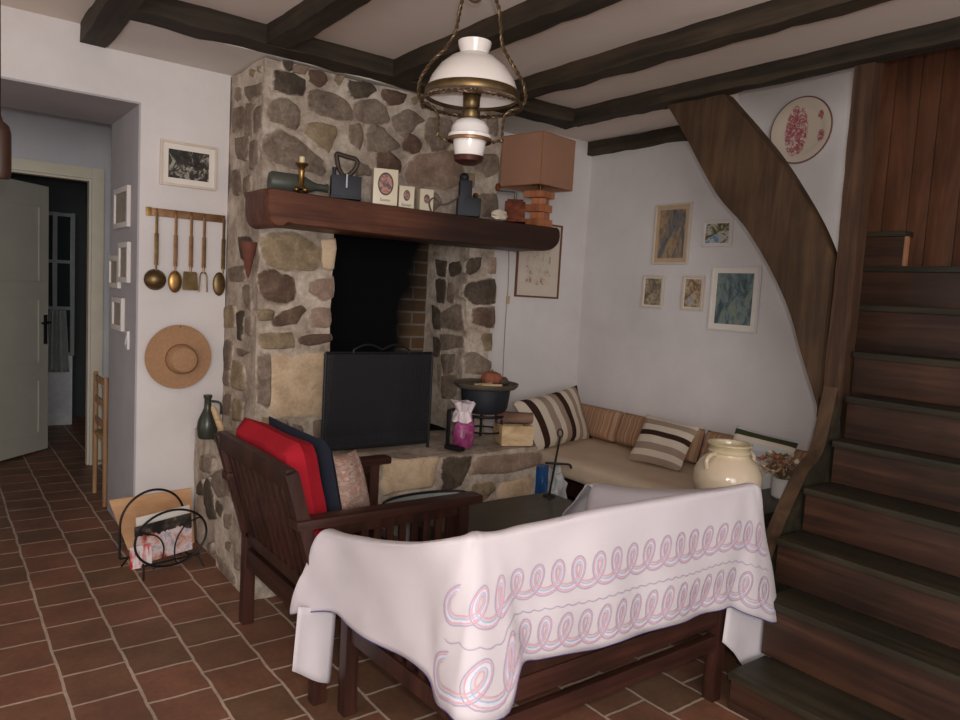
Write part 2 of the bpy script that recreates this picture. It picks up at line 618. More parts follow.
mb.sheet(rows)
mb.bounds((XR+0.03, 2.075, 0), (XR+0.1, 4.4, 3.26))
struct('wall_right', mb, plaster, 'white plaster wall with framed pictures above the daybed', 'wall')
# plank lining above the stairs
mb = MB()
y = 2.07
k = 0
while y > -1.2:
    wd = (0.115, 0.13, 0.10, 0.14)[k % 4]
    mb.bounds((XR-0.012+0.003*(k % 2), y-wd+0.004, 0.0), (XR+0.03, y, 3.25), 0, 0.003)
    y -= wd
    k += 1
struct('wall_planks', mb, plank_m, 'vertical brown planks lining the wall above the stairs', 'plank wall')

# corridor beyond the opening and the dark room behind it
YC = 6.33
mb = MB()
mb.bounds((-1.6, YC, 0), (0.20, YC+0.08, 2.9))
mb.bounds((1.0, YC, 0), (2.0, YC+0.08, 2.9))
mb.bounds((0.20, YC, 2.21), (1.0, YC+0.08, 2.9))
mb.bounds((1.9, 5.05, 0), (2.0, YC, 2.9))
mb.bounds((-1.6, 5.05, 0), (-1.5, YC, 2.9))
mb.bounds((-1.6, 5.0, 2.9), (2.0, YC+0.08, 3.0))
mb.bounds((-1.6, 5.0, 2.76), (2.0, 5.05, 2.9))
mb.bounds((1.39, 5.0, 0), (2.0, 5.05, 2.76))
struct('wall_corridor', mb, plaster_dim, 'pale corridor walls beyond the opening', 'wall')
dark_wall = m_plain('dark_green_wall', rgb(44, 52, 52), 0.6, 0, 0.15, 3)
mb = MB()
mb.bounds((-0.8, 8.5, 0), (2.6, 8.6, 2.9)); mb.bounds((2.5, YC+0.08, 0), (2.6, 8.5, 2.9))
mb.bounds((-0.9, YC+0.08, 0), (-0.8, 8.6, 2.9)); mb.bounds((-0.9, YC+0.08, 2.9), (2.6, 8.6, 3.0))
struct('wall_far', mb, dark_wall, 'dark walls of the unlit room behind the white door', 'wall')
mb = MB()
for a, b in (((1.0, 0), (1.085, 2.295)), ((0.115, 0), (0.20, 2.295)), ((0.20, 2.21), (1.0, 2.295))):
    mb.bounds((a[0], YC-0.025, a[1]), (b[0], YC, b[1]), 0, 0.006)
mb.bounds((0.985, YC, 0), (1.0, YC+0.08, 2.21)); mb.bounds((0.2, YC, 0), (0.215, YC+0.08, 2.21)); mb.bounds((0.215, YC, 2.195), (0.985, YC+0.08, 2.21))
struct('trim_3', mb, cream_paint, 'cream painted door frame in the corridor', 'door frame')
# white door standing ajar into the dark room
hinge = Vector((0.215, YC+0.085, 0)); free = Vector((0.78, YC+0.66, 0))
dirn = (free-hinge).normalized()
dn = Vector((-dirn.y, dirn.x, 0))
door = thing('door_1', 'white panelled door standing half open at the corridor end', 'door', hinge)
tag(door, kind='structure')
L = (free-hinge).length
R = Matrix((dirn, dn, Vector((0, 0, 1)))).transposed()
mb = MB()
mb.box(hinge+dirn*L/2+Vector((0, 0, 1.10)), (L, 0.036, 2.16), 0, R, 0.004)
for (u0, u1, z0, z1) in ((0.1, L-0.1, 0.16, 0.62), (0.1, L-0.1, 0.74, 1.28), (0.1, L-0.1, 1.40, 2.02)):
    for (a0, a1, c0, c1) in ((u0, u1, z0, z0+0.018), (u0, u1, z1-0.018, z1), (u0, u0+0.018, z0, z1), (u1-0.018, u1, z0, z1)):
        mb.box(hinge+dirn*(a0+a1)/2-dn*0.02+Vector((0, 0, (c0+c1)/2)), (a1-a0, 0.012, c1-c0), 0, R, 0.003)
dpan = mb.build('door_panel', door_paint, door)
mb = MB()
hp = hinge+dirn*(L-0.04)-dn*0.024
mb.box(hp+Vector((0, 0, 1.02)), (0.035, 0.008, 0.24), 0, R, 0.002)
mb.tube([hp+Vector((0, 0, 1.08)), hp-dn*0.045+Vector((0, 0, 1.08)), hp-dn*0.05-dirn*0.1+Vector((0, 0, 1.075))], 0.009)
mb.build('door_handle', iron, dpan)

# ------------------------------------------------------------------ ceiling beams
def beam(lo, hi, mat, label, axis, **kw):
    m = MB()
    m.noisy(lo, hi, 0.07, 0.012, seed=lo[0]*7.3)
    return struct('ceiling_beam', m, mat, label, 'beam', weld=0.0005)
beam((0.622, -1.5, 2.655), (0.745, WL+0.02, 2.77), beam_y, 'dark ceiling beam resting on the wall above the doorway', 'y')
beam((1.33, -1.5, 2.66), (1.447, 3.66, 2.77), beam_y, 'dark ceiling beam meeting the long crossbeam left of the lamp', 'y')
beam((2.03, -1.5, 2.66), (2.145, 3.66, 2.77), beam_y, 'dark ceiling beam crossing behind the hanging oil lamp chains', 'y')
beam((2.72, -1.5, 2.66), (2.83, 3.66, 2.77), beam_y, 'dark ceiling beam between the hanging lamp and the stair beam', 'y')
beam((3.39, -1.5, 2.66), (3.485, 3.66, 2.78), beam_y, 'dark ceiling beam above the curved brace and stair post', 'y')
beam((0.62, 3.61, 2.66), (3.485, 3.772, 2.78), beam_x, 'long dark crossbeam lying along the top of the chimney', 'x')
beam((4.165, 2.93, 2.65), (4.215, WB-0.005, 2.75), beam_y, 'short dark beam along the top of the picture wall', 'y')
# ------------------------------------------------------------------ fireplace
def on_plane(o, s, pts, **pl):
    return [P(o[0]+x/s, o[1]+y/s, **pl) for x, y in pts]
def stone(m, poly, nrm, mi, thick=0.015, grow=1.2):
    n_ = Vector(nrm)
    out = catmull(poly, 3, True)
    c = sum(out, Vector())/len(out)
    poly = [c+(Vector(p)-c)*grow for p in poly]
    out = [q.lerp(p, 0.45) for seg_i in range(len(poly)) for q, p in [(Vector(poly[seg_i]).lerp(Vector(poly[(seg_i+1) % len(poly)]), t/3.0), c+(out[seg_i*3+t]-c)*grow) for t in range(3)]]
    out = [p + 0.012*Vector(noise.noise_vector(p*23.0)) for p in out]
    rings = []
    if m.smear is None:
        m.smear = m.bm.verts.layers.float.new('smear')
    for d, k, sm_ in ((-0.03, 1.0, 1.0), (0.002, 0.985, 0.9), (thick*0.55, 0.92, 0.62), (thick*0.9, 0.78, 0.22), (thick, 0.5, 0.0)):
        ring = []
        for p in out:
            q = c+(p-c)*k
            q = q - n_*((q-c).dot(n_)) + n_*(d + (0.007*noise.noise(q*14.0) if d > 0.003 else 0))
            nv = m.bm.verts.new(q)
            nv[m.smear] = sm_
            ring.append(nv)
        rings.append(ring)
    N = len(out)
    for A, B in zip(rings, rings[1:]):
        for k in range(N):
            m.face([A[k], A[(k+1) % N], B[(k+1) % N], B[k]], mi, True)
    top = m.bm.verts.new(c + n_*(thick*1.05))
    for k in range(N):
        m.face([rings[-1][k], rings[-1][(k+1) % N], top], mi, True)

YF, XS = 3.80, 1.39
GR, DK, OC, BE, PI_, RU = 1, 2, 3, 4, 5, 6
fire = thing('stone_fireplace', 'fieldstone fireplace and chimney breast with a dark open hearth', 'fireplace', (2.1, 3.6, 0))
mb = MB()
sk = ((1, 1), (2, 0), (2, 1))
mb.noisy((XS, YF, 1.84), (2.95, WL+0.04, 2.652), 0.07, 0.011, ((1, 1),))
mb.noisy((XS, YF, 0.0), (1.81, WL+0.04, 1.86), 0.07, 0.011, sk)
mb.noisy((2.75, YF, 0.0), (2.95, WL+0.04, 1.86), 0.07, 0.011, sk)
A = ((225, 50), 4.8); B = ((360, 70), 4.8); Cc = ((200, 220), 3.27); D = ((420, 240), 4.5)
front = [
 (A, DK, [(245,110),(300,108),(375,145),(380,185),(365,215),(300,205),(235,190)]),
 (A, DK, [(280,55),(325,60),(318,95),(285,92)]),
 (A, PI_, [(345,72),(400,82),(380,115),(325,105)]),
 (A, RU, [(405,100),(470,110),(488,145),(440,180),(405,150)]),
 (A, OC, [(530,120),(575,130),(545,165),(525,150)]),
 (A, DK, [(600,150),(690,165),(715,195),(680,220),(600,225)]),
 (A, GR, [(425,205),(480,200),(560,240),(612,300),(600,335),(500,320),(420,290),(400,250)]),
 (A, GR, [(240,245),(300,240),(350,290),(350,340),(330,375),(225,335),(200,300)]),
 (A, OC, [(400,365),(440,350),(520,370),(525,410),(490,478),(430,440),(388,400)]),
 (A, GR, [(600,365),(640,360),(660,410),(640,470),(595,440)]),
 (A, GR, [(200,430),(270,395),(340,430),(450,530),(465,570),(440,590),(330,560),(250,540),(195,480)]),
 (A, GR, [(640,540),(710,580),(690,605),(620,590)]),
 (A, PI_, [(245,590),(330,605),(300,630),(240,625)]),
 (B, RU, [(110,100),(150,95),(215,120),(200,155),(135,170),(110,140)]),
 (B, GR, [(10,150),(70,145),(110,180),(130,240),(90,255),(20,250),(-30,220),(-35,180)]),
 (B, GR, [(40,280),(95,275),(140,320),(185,365),(120,385),(40,385)]),
 (B, GR, [(160,230),(230,190),(295,240),(270,265),(200,315),(160,265)]),
 (B, RU, [(205,350),(235,308),(290,350),(280,390),(240,395),(208,380)]),
 (B, GR, [(320,250),(350,235),(430,250),(435,330),(400,380),(345,380),(315,320)]),
 (B, RU, [(90,410),(135,395),(188,440),(185,490),(85,480)]),
 (B, PI_, [(225,490),(270,420),(350,405),(465,400),(470,540),(380,560),(240,535)]),
 (B, GR, [(-30,450),(30,460),(55,500),(-20,505)]),
 (B, OC, [(500,500),(550,500),(540,560),(490,545)]),
 (B, GR, [(560,420),(650,410),(655,480),(600,510),(550,460)]),
 (B, GR, [(560,610),(650,600),(655,690),(580,700)]),
 (B, OC, [(240,140),(270,125),(285,140),(255,170)]),
 (B, GR, [(320,610),(360,590),(385,640),(350,680),(325,650)]),
 (B, RU, [(288,165),(325,160),(330,185),(290,188)]),
 (B, GR, [(600,210),(655,220),(655,310),(610,300)]),
 (B, GR, [(470,215),(570,225),(560,290),(470,290)]),
 (B, GR, [(410,160),(500,170),(480,205),(400,200)]),
 (Cc, OC, [(215,60),(300,45),(380,95),(380,140),(350,162),(240,155),(210,110)]),
 (Cc, BE, [(400,75),(440,68),(436,155),(400,150)]),
 (Cc, RU, [(195,180),(240,168),(300,195),(305,255),(260,268),(205,250)]),
 (Cc, PI_, [(365,205),(430,190),(430,250),(400,262),(362,235)]),
 (Cc, RU, [(240,325),(270,300),(325,285),(337,300),(310,335),(250,345)]),
 (Cc, OC, [(185,292),(240,300),(232,325),(190,322)]),
 (Cc, PI_, [(365,295),(420,290),(418,345),(365,345)]),
 (Cc, OC, [(200,375),(295,372),(300,415),(215,420),(200,400)]),
 (Cc, RU, [(328,380),(418,372),(418,400),(330,405)]),
 (Cc, BE, [(240,455),(330,450),(418,452),(413,540),(406,622),(320,630),(242,626),(238,540)]),
 (Cc, GR, [(190,455),(228,452),(230,600),(190,590)]),
 (Cc, OC, [(205,650),(280,655),(275,710),(215,690)]),
 (Cc, GR, [(305,670),(330,675),(335,720),(300,720)]),
 (Cc, GR, [(370,660),(400,655),(396,715),(372,710)]),
 (D, DK, [(215,90),(270,85),(260,130),(225,155),(205,140)]),
 (D, PI_, [(310,90),(338,85),(336,145),(310,145)]),
 (D, DK, [(205,205),(250,190),(328,182),(328,275),(240,285),(205,250)]),
 (D, RU, [(240,315),(328,305),(326,392),(240,370)]),
 (D, OC, [(275,430),(322,430),(318,490),(290,490)]),
 (D, GR, [(200,515),(250,510),(310,550),(300,600),(205,590)]),
]
for (o, s), mi, pts in front:
    stone(mb, on_plane(o, s, pts, y=YF), (0, -1, 0), mi)
side = [
 (A, GR, [(105,180),(175,165),(175,205),(125,240),(105,215)]),
 (A, GR, [(60,185),(85,195),(80,240),(55,235)]),
 (A, GR, [(47,285),(98,282),(98,350),(47,390)]),
 (A, GR, [(110,270),(145,270),(130,400),(105,400)]),
 (A, GR, [(150,290),(185,275),(180,360),(150,390)]),
 (A, GR, [(60,430),(115,420),(110,520),(65,520)]),
 (A, GR, [(130,450),(165,440),(160,540),(125,570)]),
 (A, GR, [(40,590),(80,585),(80,680),(44,690)]),
 (A, GR, [(95,620),(125,610),(125,670),(95,690)]),
 (A, OC, [(130,95),(150,100),(145,130),(125,125)]),
 (A, OC, [(165,80),(185,85),(182,110),(165,105)]),
 (Cc, DK, [(130,60),(172,60),(168,120),(140,125)]),
 (Cc, GR, [(100,160),(145,155),(145,200),(105,200)]),
 (Cc, GR, [(145,225),(168,215),(170,290),(150,270)]),
 (Cc, OC, [(84,290),(115,285),(112,345),(84,345)]),
 (Cc, DK, [(128,305),(147,305),(140,385),(128,385)]),
 (Cc, GR, [(155,320),(172,325),(170,375),(157,370)]),
 (Cc, GR, [(84,400),(110,400),(105,470),(84,480)]),
 (Cc, GR, [(125,420),(165,430),(130,445)]),
 (Cc, OC, [(112,465),(145,480),(145,550),(110,545)]),
 (Cc, GR, [(82,490),(98,490),(96,540),(80,535)]),
 (Cc, GR, [(82,575),(105,575),(100,630),(80,630)]),
 (Cc, OC, [(115,590),(140,600),(135,650),(110,650)]),
]
for (o, s), mi, pts in side:
    stone(mb, on_plane(o, s, pts, x=XS), (-1, 0, 0), mi)
for pts, mi in (([(100,330),(180,295),(190,400),(100,390)], GR), ([(100,430),(190,435),(190,480),(100,490)], GR),
                ([(100,520),(155,520),(150,590),(110,600)], GR), ([(75,180),(120,190),(110,280),(80,270)], DK),
                ([(135,110),(185,100),(185,150),(140,160)], DK), ([(130,200),(160,205),(155,280),(128,275)], GR),
                ([(100,620),(165,615),(165,700),(105,705)], GR), ([(60,300),(95,320),(95,400),(62,390)], DK), ([(60,440),(95,450),(92,520),(66,515)], DK), ([(75,90),(120,100),(115,160),(78,155)], DK), ([(80,560),(98,570),(98,640),(84,650)], GR)):
    stone(mb, on_plane((420, 240), 4.5, pts, x=2.75), (-1, 0, 0), mi, 0.010)
mb.build('chimney_breast', STONES, fire, flat_normals=True)

# hearth with its raised side ledge
YH, XL = 3.28, 1.20
mb = MB()
mb.noisy((1.36, YH, 0.0), (2.96, 4.3, 0.60), 0.07, 0.010, ((2, 0),), seed=3)
mb.noisy((XL, YH, 0.0), (1.42, 3.80, 0.60), 0.07, 0.010, ((2, 0),), seed=3)
mb.noisy((XL+0.025, 3.76, 0.0), (1.42, WL-0.02, 0.645), 0.07, 0.010, ((2, 0),), seed=3)
E_ = ((360, 440), 4.8); F = ((180, 420), 3.6)
for (o, s), mi, pts in [
 (E_, BE, [(130,110),(240,98),(350,95),(345,160),(330,215),(200,235),(120,250),(122,180)]),
 (E_, DK, [(400,95),(530,85),(480,210),(400,230)]),
 (E_, PI_, [(565,88),(700,75),(840,64),(845,115),(700,150),(545,160)]),
 (E_, OC, [(545,215),(630,205),(640,240),(590,285),(540,260)]),
 (E_, BE, [(680,215),(810,183),(805,255),(670,275)])]:
    stone(mb, on_plane(o, s, pts, y=YH), (0, -1, 0), mi)
for (o, s), mi, pts in [
 (F, GR, [(80,130),(115,140),(110,185),(78,175)]), (F, GR, [(125,195),(170,180),(180,260),(140,270),(118,230)]),
 (F, DK, [(92,230),(110,215),(135,345),(110,345),(95,300)]), (F, DK, [(138,290),(158,310),(150,345),(135,330)]),
 (F, GR, [(165,340),(190,345),(185,390),(165,385)]), (F, GR, [(140,490),(200,560),(200,590),(150,530)]),
 (F, DK, [(68,235),(85,215),(88,265),(68,262)]), (F, GR, [(105,440),(120,445),(115,480),(105,475)]),
 (F, GR, [(170,440),(188,445),(185,468),(170,465)]), (F, GR, [(200,480),(240,500),(235,540),(205,530)])]:
    stone(mb, on_plane(o, s, pts, x=XL), (-1, 0, 0), mi)
mb.build('hearth', STONES, fire)
# brick lining, blackened
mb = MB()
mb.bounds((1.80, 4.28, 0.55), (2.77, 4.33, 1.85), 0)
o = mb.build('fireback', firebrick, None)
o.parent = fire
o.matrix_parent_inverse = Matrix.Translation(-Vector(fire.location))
mb = MB()
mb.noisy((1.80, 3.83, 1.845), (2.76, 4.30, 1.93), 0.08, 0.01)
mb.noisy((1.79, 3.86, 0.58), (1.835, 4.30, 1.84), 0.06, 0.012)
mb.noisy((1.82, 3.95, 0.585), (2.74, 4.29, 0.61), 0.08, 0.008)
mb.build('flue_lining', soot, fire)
# mantel beam with worn ends
mb = MB()
prof = [(1.318,1.835),(1.314,1.93),(1.33,1.962),(1.6,1.955),(2.3,1.952),(3.1,1.955),(3.215,1.957),(3.235,1.915),(3.225,1.86),(3.19,1.825),(3.13,1.805),(3.0,1.80),(2.2,1.793),(1.5,1.795),(1.45,1.793),(1.41,1.80),(1.385,1.778),(1.34,1.787)]
out = catmull([(x, 0, z) for x, z in prof], 3, True)
rows = []
for yy in (3.49, 3.50, 3.56, 3.64, 3.72, 3.80, 3.83):
    k = 0.93 if yy in (3.49, 3.83) else 1.0
    rows.append([(2.25+(p.x-2.25)*(1-(1-k)*0.08), yy+0.006*noise.noise(p*9), 1.875+(p.z-1.875)*k+0.004*noise.noise(Vector((p.x*8, yy*8, p.z*8)))) for p in out])
for r in rows:
    r.append(r[0])
mb.sheet(rows)
mb.face([mb.bm.verts.new(Vector(p)) for p in rows[0][:-1]])
mb.build('mantel_beam', mantel_m, fire, weld=0.0008)

# ------------------------------------------------------------------ staircase, post and brace
stair = thing('staircase', 'dark brown wooden staircase climbing to the right', 'staircase', (3.2, 1.0, 0))
NX = [2.385, 2.61, 2.80, 2.985, 3.19, 3.31, 3.50, 3.70, 3.90, 4.10, 4.18]
NZ = [0.15, 0.38, 0.57, 0.76, 0.95, 1.14, 1.335, 1.56, 1.765, 1.965]
YE = [1.50, 1.52, 1.60, 1.60, 1.60, 1.62, 1.70, 1.99, 1.99, 1.99]
YN = [-0.6]*7 + [0.6, 1.40, 1.78]
z0 = 0.0
for i in range(10):
    x, z, ye, yn = NX[i], NZ[i], YE[i], YN[i]
    rx = x+0.022
    m = MB(); m.bounds((rx, yn+0.002, z0), (rx+0.022, ye-0.002, z-0.03), 0, 0.002)
    if i == 0:
        m.bounds((rx-0.006, yn+0.002, z0), (rx, ye-0.002, z0+0.03), 0, 0.002)
    m.build('riser', stair_m, stair)
    m = MB()
    m.bounds((x, yn, z-0.03), (NX[i+1]+0.022, ye, z), 0, 0.008)
    m.build('tread', tread_m, stair)
    z0 = z
# pale end grain under the two short upper steps
end_m = m_plain('pale_end_grain', rgb(170, 120, 88), 0.6)
for lo, hi in (((4.122, 1.775, 1.765), (4.15, 1.79, 1.935)), ((3.922, 1.395, 1.56), (3.95, 1.41, 1.735))):
    mb = MB(); mb.bounds(lo, hi); mb.build('riser_end', end_m, stair)
# curved string board beside the steps
top = [P(u, v, y=1.625) for u, v in ((838,388),(832,415),(823,452),(809,471),(800,490),(786,521),(770,562),(752,612))]
top = [Vector((min(p.x, 3.455), 1.625, p.z)) for p in top]
cur = catmull(top, 4)
poly = cur + [Vector((top[-1].x+0.02, 1.625, 0.0)), Vector((3.2, 1.625, 0.0)), Vector((3.455, 1.625, 0.5))]
mb = MB(); mb.prism(poly, (0, 0.065, 0))
mb.bm.faces.ensure_lookup_table()
for f_ in mb.bm.faces:
    if len(f_.verts) > 4 and sum(v.co.y for v in f_.verts)/len(f_.verts) < 1.64:
        f_.material_index = 1          # inner side of the board, dark like the treads
mb.build('string_board', [brace_m, tread_m], stair)

mb = MB(); mb.noisy((3.465, 1.712, 0.0), (3.545, 1.806, 2.68), 0.05, 0.005, ((2, 0), (2, 1)))
tag(mb.build('timber_post', post_m, weld=0.0005), 'upright oak post at the side of the staircase reaching the ceiling beam', 'post')
lft = [(660,92),(669,105),(685,132),(718,193),(747,227),(772,268),(791,310),(803,352),(818,400),(822,418)]
rg = [(722,84),(729,96),(756,127),(781,158),(806,197),(822,226),(833,252),(836,264),(838,300),(838,400)]
def crv(l_):
    return catmull([P(u, v, x=3.475) for u, v in l_], 4)
a, b = crv(lft), crv(rg)
n_ = min(len(a), len(b))
mb = MB()
def clampz(p):
    return Vector((p.x, max(p.y, 1.815), min(p.z, 2.665)))
rows = []
for dx in (0.0, 0.008, 0.072, 0.08):
    e = 0.006 if dx in (0.0, 0.08) else 0.0
    r = []
    for i in range(n_):
        p, q = clampz(a[i]), clampz(b[i])
        d = (q-p).normalized()*e
        r.append((p+d+Vector((dx-0.03, 0, 0)), q-d+Vector((dx-0.03, 0, 0))))
    rows.append(r)
mb.sheet([[rows[0][i][0].lerp(rows[0][i][1], t/4) for t in range(5)] for i in range(n_)], 0, True)
mb.sheet([[rows[3][i][0].lerp(rows[3][i][1], t/4) for t in range(5)] for i in range(n_)], 0, True)
for s_ in (0, 1):
    mb.sheet([[rows[k][i][s_] for k in range(4)] for i in range(n_)], 0, True)
tag(mb.build('curved_brace', brace_m, weld=0.0004), 'broad curved oak brace sweeping from the ceiling beam down to the post', 'brace')
# ------------------------------------------------------------------ seating
def seat_frame(m, org, mp):
    pass

def V3(*a):
    return Vector(a)

arm = thing('armchair', 'dark slatted wooden armchair with red cushion beside the hearth', 'armchair', (1.4, 2.7, 0))
ya, yb = 2.335, 3.075
def lean(z):
    return 1.115 if z < 0.40 else 1.115-(z-0.40)*0.29
for yy in (ya, yb):
    m = MB(); m.bar((1.115, yy, 0), (1.115, yy, 0.42), 0.05, 0.05, (1, 0, 0)); m.bar((1.115, yy, 0.40), (lean(0.86), yy, 0.86), 0.048, 0.05, (1, 0, 0.3))
    m.build('leg', bench_z, arm)
    m = MB(); m.bar((1.715, yy, 0), (1.715, yy, 0.655), 0.05, 0.05, (1, 0, 0))
    m.build('leg', bench_z, arm)
    m = MB(); m.box(((1.0+1.80)/2, yy, 0.675), (0.80, 0.075, 0.036), 0, None, 0.012)
    m.build('armrest', bench_m, arm)
    m = MB()
    m.bar((1.12, yy, 0.34), (1.71, yy, 0.34), 0.03, 0.075, (0, 1, 0)); m.bar((1.12, yy, 0.635), (1.71, yy, 0.635), 0.028, 0.04, (0, 1, 0))
    for k in range(10):
        x = 1.17+k*0.0545
        m.bar((x, yy, 0.35), (x, yy, 0.64), 0.03, 0.014, (1, 0, 0))
    m.build('side_panel', bench_z, arm)
m = MB()
m.bar((lean(0.84), ya, 0.835), (lean(0.84), yb, 0.835), 0.035, 0.07, (1, 0, 0))
m.bar((1.115, ya, 0.395), (1.115, yb, 0.395), 0.03, 0.05, (1, 0, 0))
for k in range(10):
    yy = ya+0.06+k*(yb-ya-0.12)/9
    m.bar((1.114, yy, 0.40), (lean(0.82), yy, 0.82), 0.034, 0.014, (0, 1, 0))
m.build('backrest', bench_z, arm)
m = MB()
m.bar((1.115, ya, 0.305), (1.115, yb, 0.305), 0.03, 0.085, (1, 0, 0))
m.bar((1.715, ya, 0.32), (1.715, yb, 0.32), 0.03, 0.085, (1, 0, 0))
for k in range(8):
    m.bar((1.16+k*0.075, ya+0.02, 0.365), (1.16+k*0.075, yb-0.02, 0.365), 0.06, 0.018, (1, 0, 0))
m.build('seat', bench_y, arm)

bench = thing('bench', 'slatted dark wooden bench seen from behind under a white cloth', 'bench', (1.8, 1.9, 0))
xa, xb = 1.20, 2.405
def leany(z):
    return 1.575 if z < 0.40 else 1.575-(z-0.40)*0.07
for xx in (xa, xb):
    m = MB(); m.bar((xx, 1.575, 0), (xx, 1.575, 0.42), 0.05, 0.05, (1, 0, 0)); m.bar((xx, 1.575, 0.40), (xx, leany(0.80), 0.80), 0.05, 0.05, (1, 0, 0))
    m.build('leg', bench_z, bench)
    fx = 1.175 if xx == xa else 2.43
    m = MB(); m.bar((fx, 2.215, 0), (fx, 2.215, 0.585), 0.05, 0.05, (1, 0, 0))
    m.build('leg', bench_z, bench)
    m = MB(); m.bar((fx, 2.27, 0.598), (xx, 1.56, 0.64), 0.07, 0.034, (1, 0, 0), 0, 0.01)
    m.build('armrest', bench_y, bench)
    m = MB()
    m.bar((fx, 2.21, 0.305), (xx, 1.58, 0.305), 0.03, 0.06, (1, 0, 0))
    for k in range(9):
        t = (k+0.7)/9.6
        x, y = fx+(xx-fx)*t, 2.21-0.63*t
        m.bar((x, y, 0.30), (x, y, 0.595), 0.034, 0.014, (0, 1, 0))
    m.build('side_panel', bench_z, bench)
m = MB()
m.bar((xa, leany(0.79), 0.785), (xb, leany(0.79), 0.785), 0.034, 0.06, (0, 1, 0))
m.bar((xa, 1.575, 0.40), (xb, 1.575, 0.40), 0.03, 0.05, (0, 1, 0))
for k in range(17):
    x = xa+0.06+k*(xb-xa-0.12)/16
    m.bar((x, 1.574, 0.41), (x, leany(0.77), 0.77), 0.038, 0.014, (1, 0, 0))
m.build('backrest', bench_z, bench)
m = MB()
m.bar((xa, 1.575, 0.335), (xb, 1.575, 0.335), 0.03, 0.07, (0, 1, 0))
m.bar((1.175, 2.215, 0.325), (2.43, 2.215, 0.325), 0.03, 0.085, (0, 1, 0))
for k in range(8):
    m.bar((xa+0.02, 1.62+k*0.077, 0.37), (xb-0.02, 1.62+k*0.077, 0.37), 0.06, 0.018, (0, 1, 0))
m.build('seat', bench_m, bench)
m = MB(); m.bar((xa, 1.572, 0.235), (xb, 1.572, 0.235), 0.03, 0.06, (0, 1, 0))
m.build('stretcher', bench_m, bench)

# ------------------------------------------------------------------ embroidered cloth over the bench
cloth_m = m_fabric('white_cotton', rgb(203, 195, 199), 0.04, 500, 0.9)
def rib(crest, hem, inn, bulge=0.0, out=(0, -1, 0), drop=0.16):
    c, h = Vector(crest), Vector(hem)
    i_ = Vector(inn)
    o_ = Vector(out)
    pts = [c+i_*1.35+V3(0, 0, -drop), c+i_+V3(0, 0, -0.035), c+i_*0.5+V3(0, 0, 0.0), c]
    for t in (0.06, 0.2, 0.4, 0.6, 0.8, 1.0):
        pts.append(c.lerp(h, t)+o_*bulge*math.sin(PI*t))
    return pts
R_ = []
LX = 1.09
def L(cu, cv, hu, hv, hx, b=0.0, cx=LX, inn=(0.075, 0, 0)):
    c = P(cu, cv, x=cx)
    R_.append(rib(c, P(hu, hv, x=hx), inn, b, (-1, 0, 0), 0.10))
c0 = P(325, 532, x=LX)
R_.append(rib(c0+V3(0.08, 0.0, -0.03), c0+V3(0.08, 0.01, -0.13), (0, -0.06, 0), 0.004, (0, 1, 0), 0.05))
R_.append(rib(c0+V3(0.03, 0.004, -0.012), c0+V3(0.02, 0.012, -0.18), (0.03, -0.06, 0), 0.006, (0, 1, 0), 0.05))
L(323, 532, 293, 611, 1.045, 0.022)
L(327, 533, 301, 612, 1.05, 0.014)
L(343, 537, 331, 612, 1.08)
L(370, 542, 350, 625, 1.095, 0.0)
L(400, 545, 372, 641, 1.085, -0.004)
L(430, 544, 405, 658, 1.09, 0.0, 1.10)
L(452, 541, 428, 676, 1.095, 0.004, 1.122, (0.075, 0.03, 0))
L(468, 539, 437, 702, 1.095, 0.012, 1.143, (0.06, 0.075, 0))
YB = 1.51
QIN = V3(1.215, 1.60, 0.835)
def Bk(cu, cv, hu, hv, hy, b=0.0, inn=(0, 0.07, 0)):
    c = P(cu, cv, y=YB)
    if inn == 'q':
        inn = QIN-c
        inn.z = 0
    R_.append(rib(c, P(hu, hv, y=hy), inn, b, (0, -1, 0)))
Bk(475, 538, 447, 712, 1.475, 0.0, 'q')
Bk(478, 538, 459, 722, 1.43, 0.0, 'q')
Bk(482, 537, 482, 723, 1.40, 0.0, 'q')
Bk(487, 537, 508, 712, 1.42, 0.0, 'q')
Bk(494, 536, 520, 674, 1.442, 0.0)
Bk(505, 535, 525, 661, 1.478, 0.0)
for cu, cv, hu, hv, hy in ((522,531,540,659,1.49),(545,526,562,656,1.475),(572,519,590,650,1.49),(600,513,615,643,1.475),(630,507,640,635,1.49),(660,502,664,627,1.478),
                           (690,497,690,619,1.49),(720,492,712,611,1.485),(738,489,728,606,1.49)):
    Bk(cu, cv, hu, hv, hy, 0.006)
Bk(748, 487, 743, 612, 1.478)
Bk(754, 486, 760, 618, 1.462)
Bk(757, 486, 774, 622, 1.465)
R_.append(rib(P(758, 487, y=1.53), P(772, 612, y=1.56), (-0.04, 0.05, 0), 0, (1, 0, 0)))
R_.append(rib(V3(2.52, 1.60, 0.82), V3(2.53, 1.72, 0.42), (-0.13, 0.02, 0), 0, (1, 0, 0), 0.3))
R_.append(rib(V3(2.50, 1.80, 0.755), V3(2.52, 1.85, 0.40), (-0.125, 0, 0), 0, (1, 0, 0), 0.3))
R_.append(rib(V3(2.485, 2.05, 0.70), V3(2.51, 2.07, 0.36), (-0.12, 0, 0), 0.01, (1, 0, 0), 0.25))
R_.append(rib(V3(2.475, 2.27, 0.668), V3(2.50, 2.33, 0.44), (-0.11, -0.01, 0), 0, (1, 0, 0), 0.25))
R_.append(rib(V3(2.455, 2.31, 0.664), V3(2.45, 2.46, 0.45), (-0.02, -0.06, 0), 0, (0, 1, 0), 0.12))
R_.append(rib(V3(2.40, 2.31, 0.66), V3(2.38, 2.44, 0.46), (0, -0.06, 0), 0, (0, 1, 0), 0.12))
SUB, VSUB = 4, 3
cols = []
for k in range(len(R_[0])):
    cols.append(catmull([r[k] for r in R_], SUB))
NR = len(cols[0])
grid = []
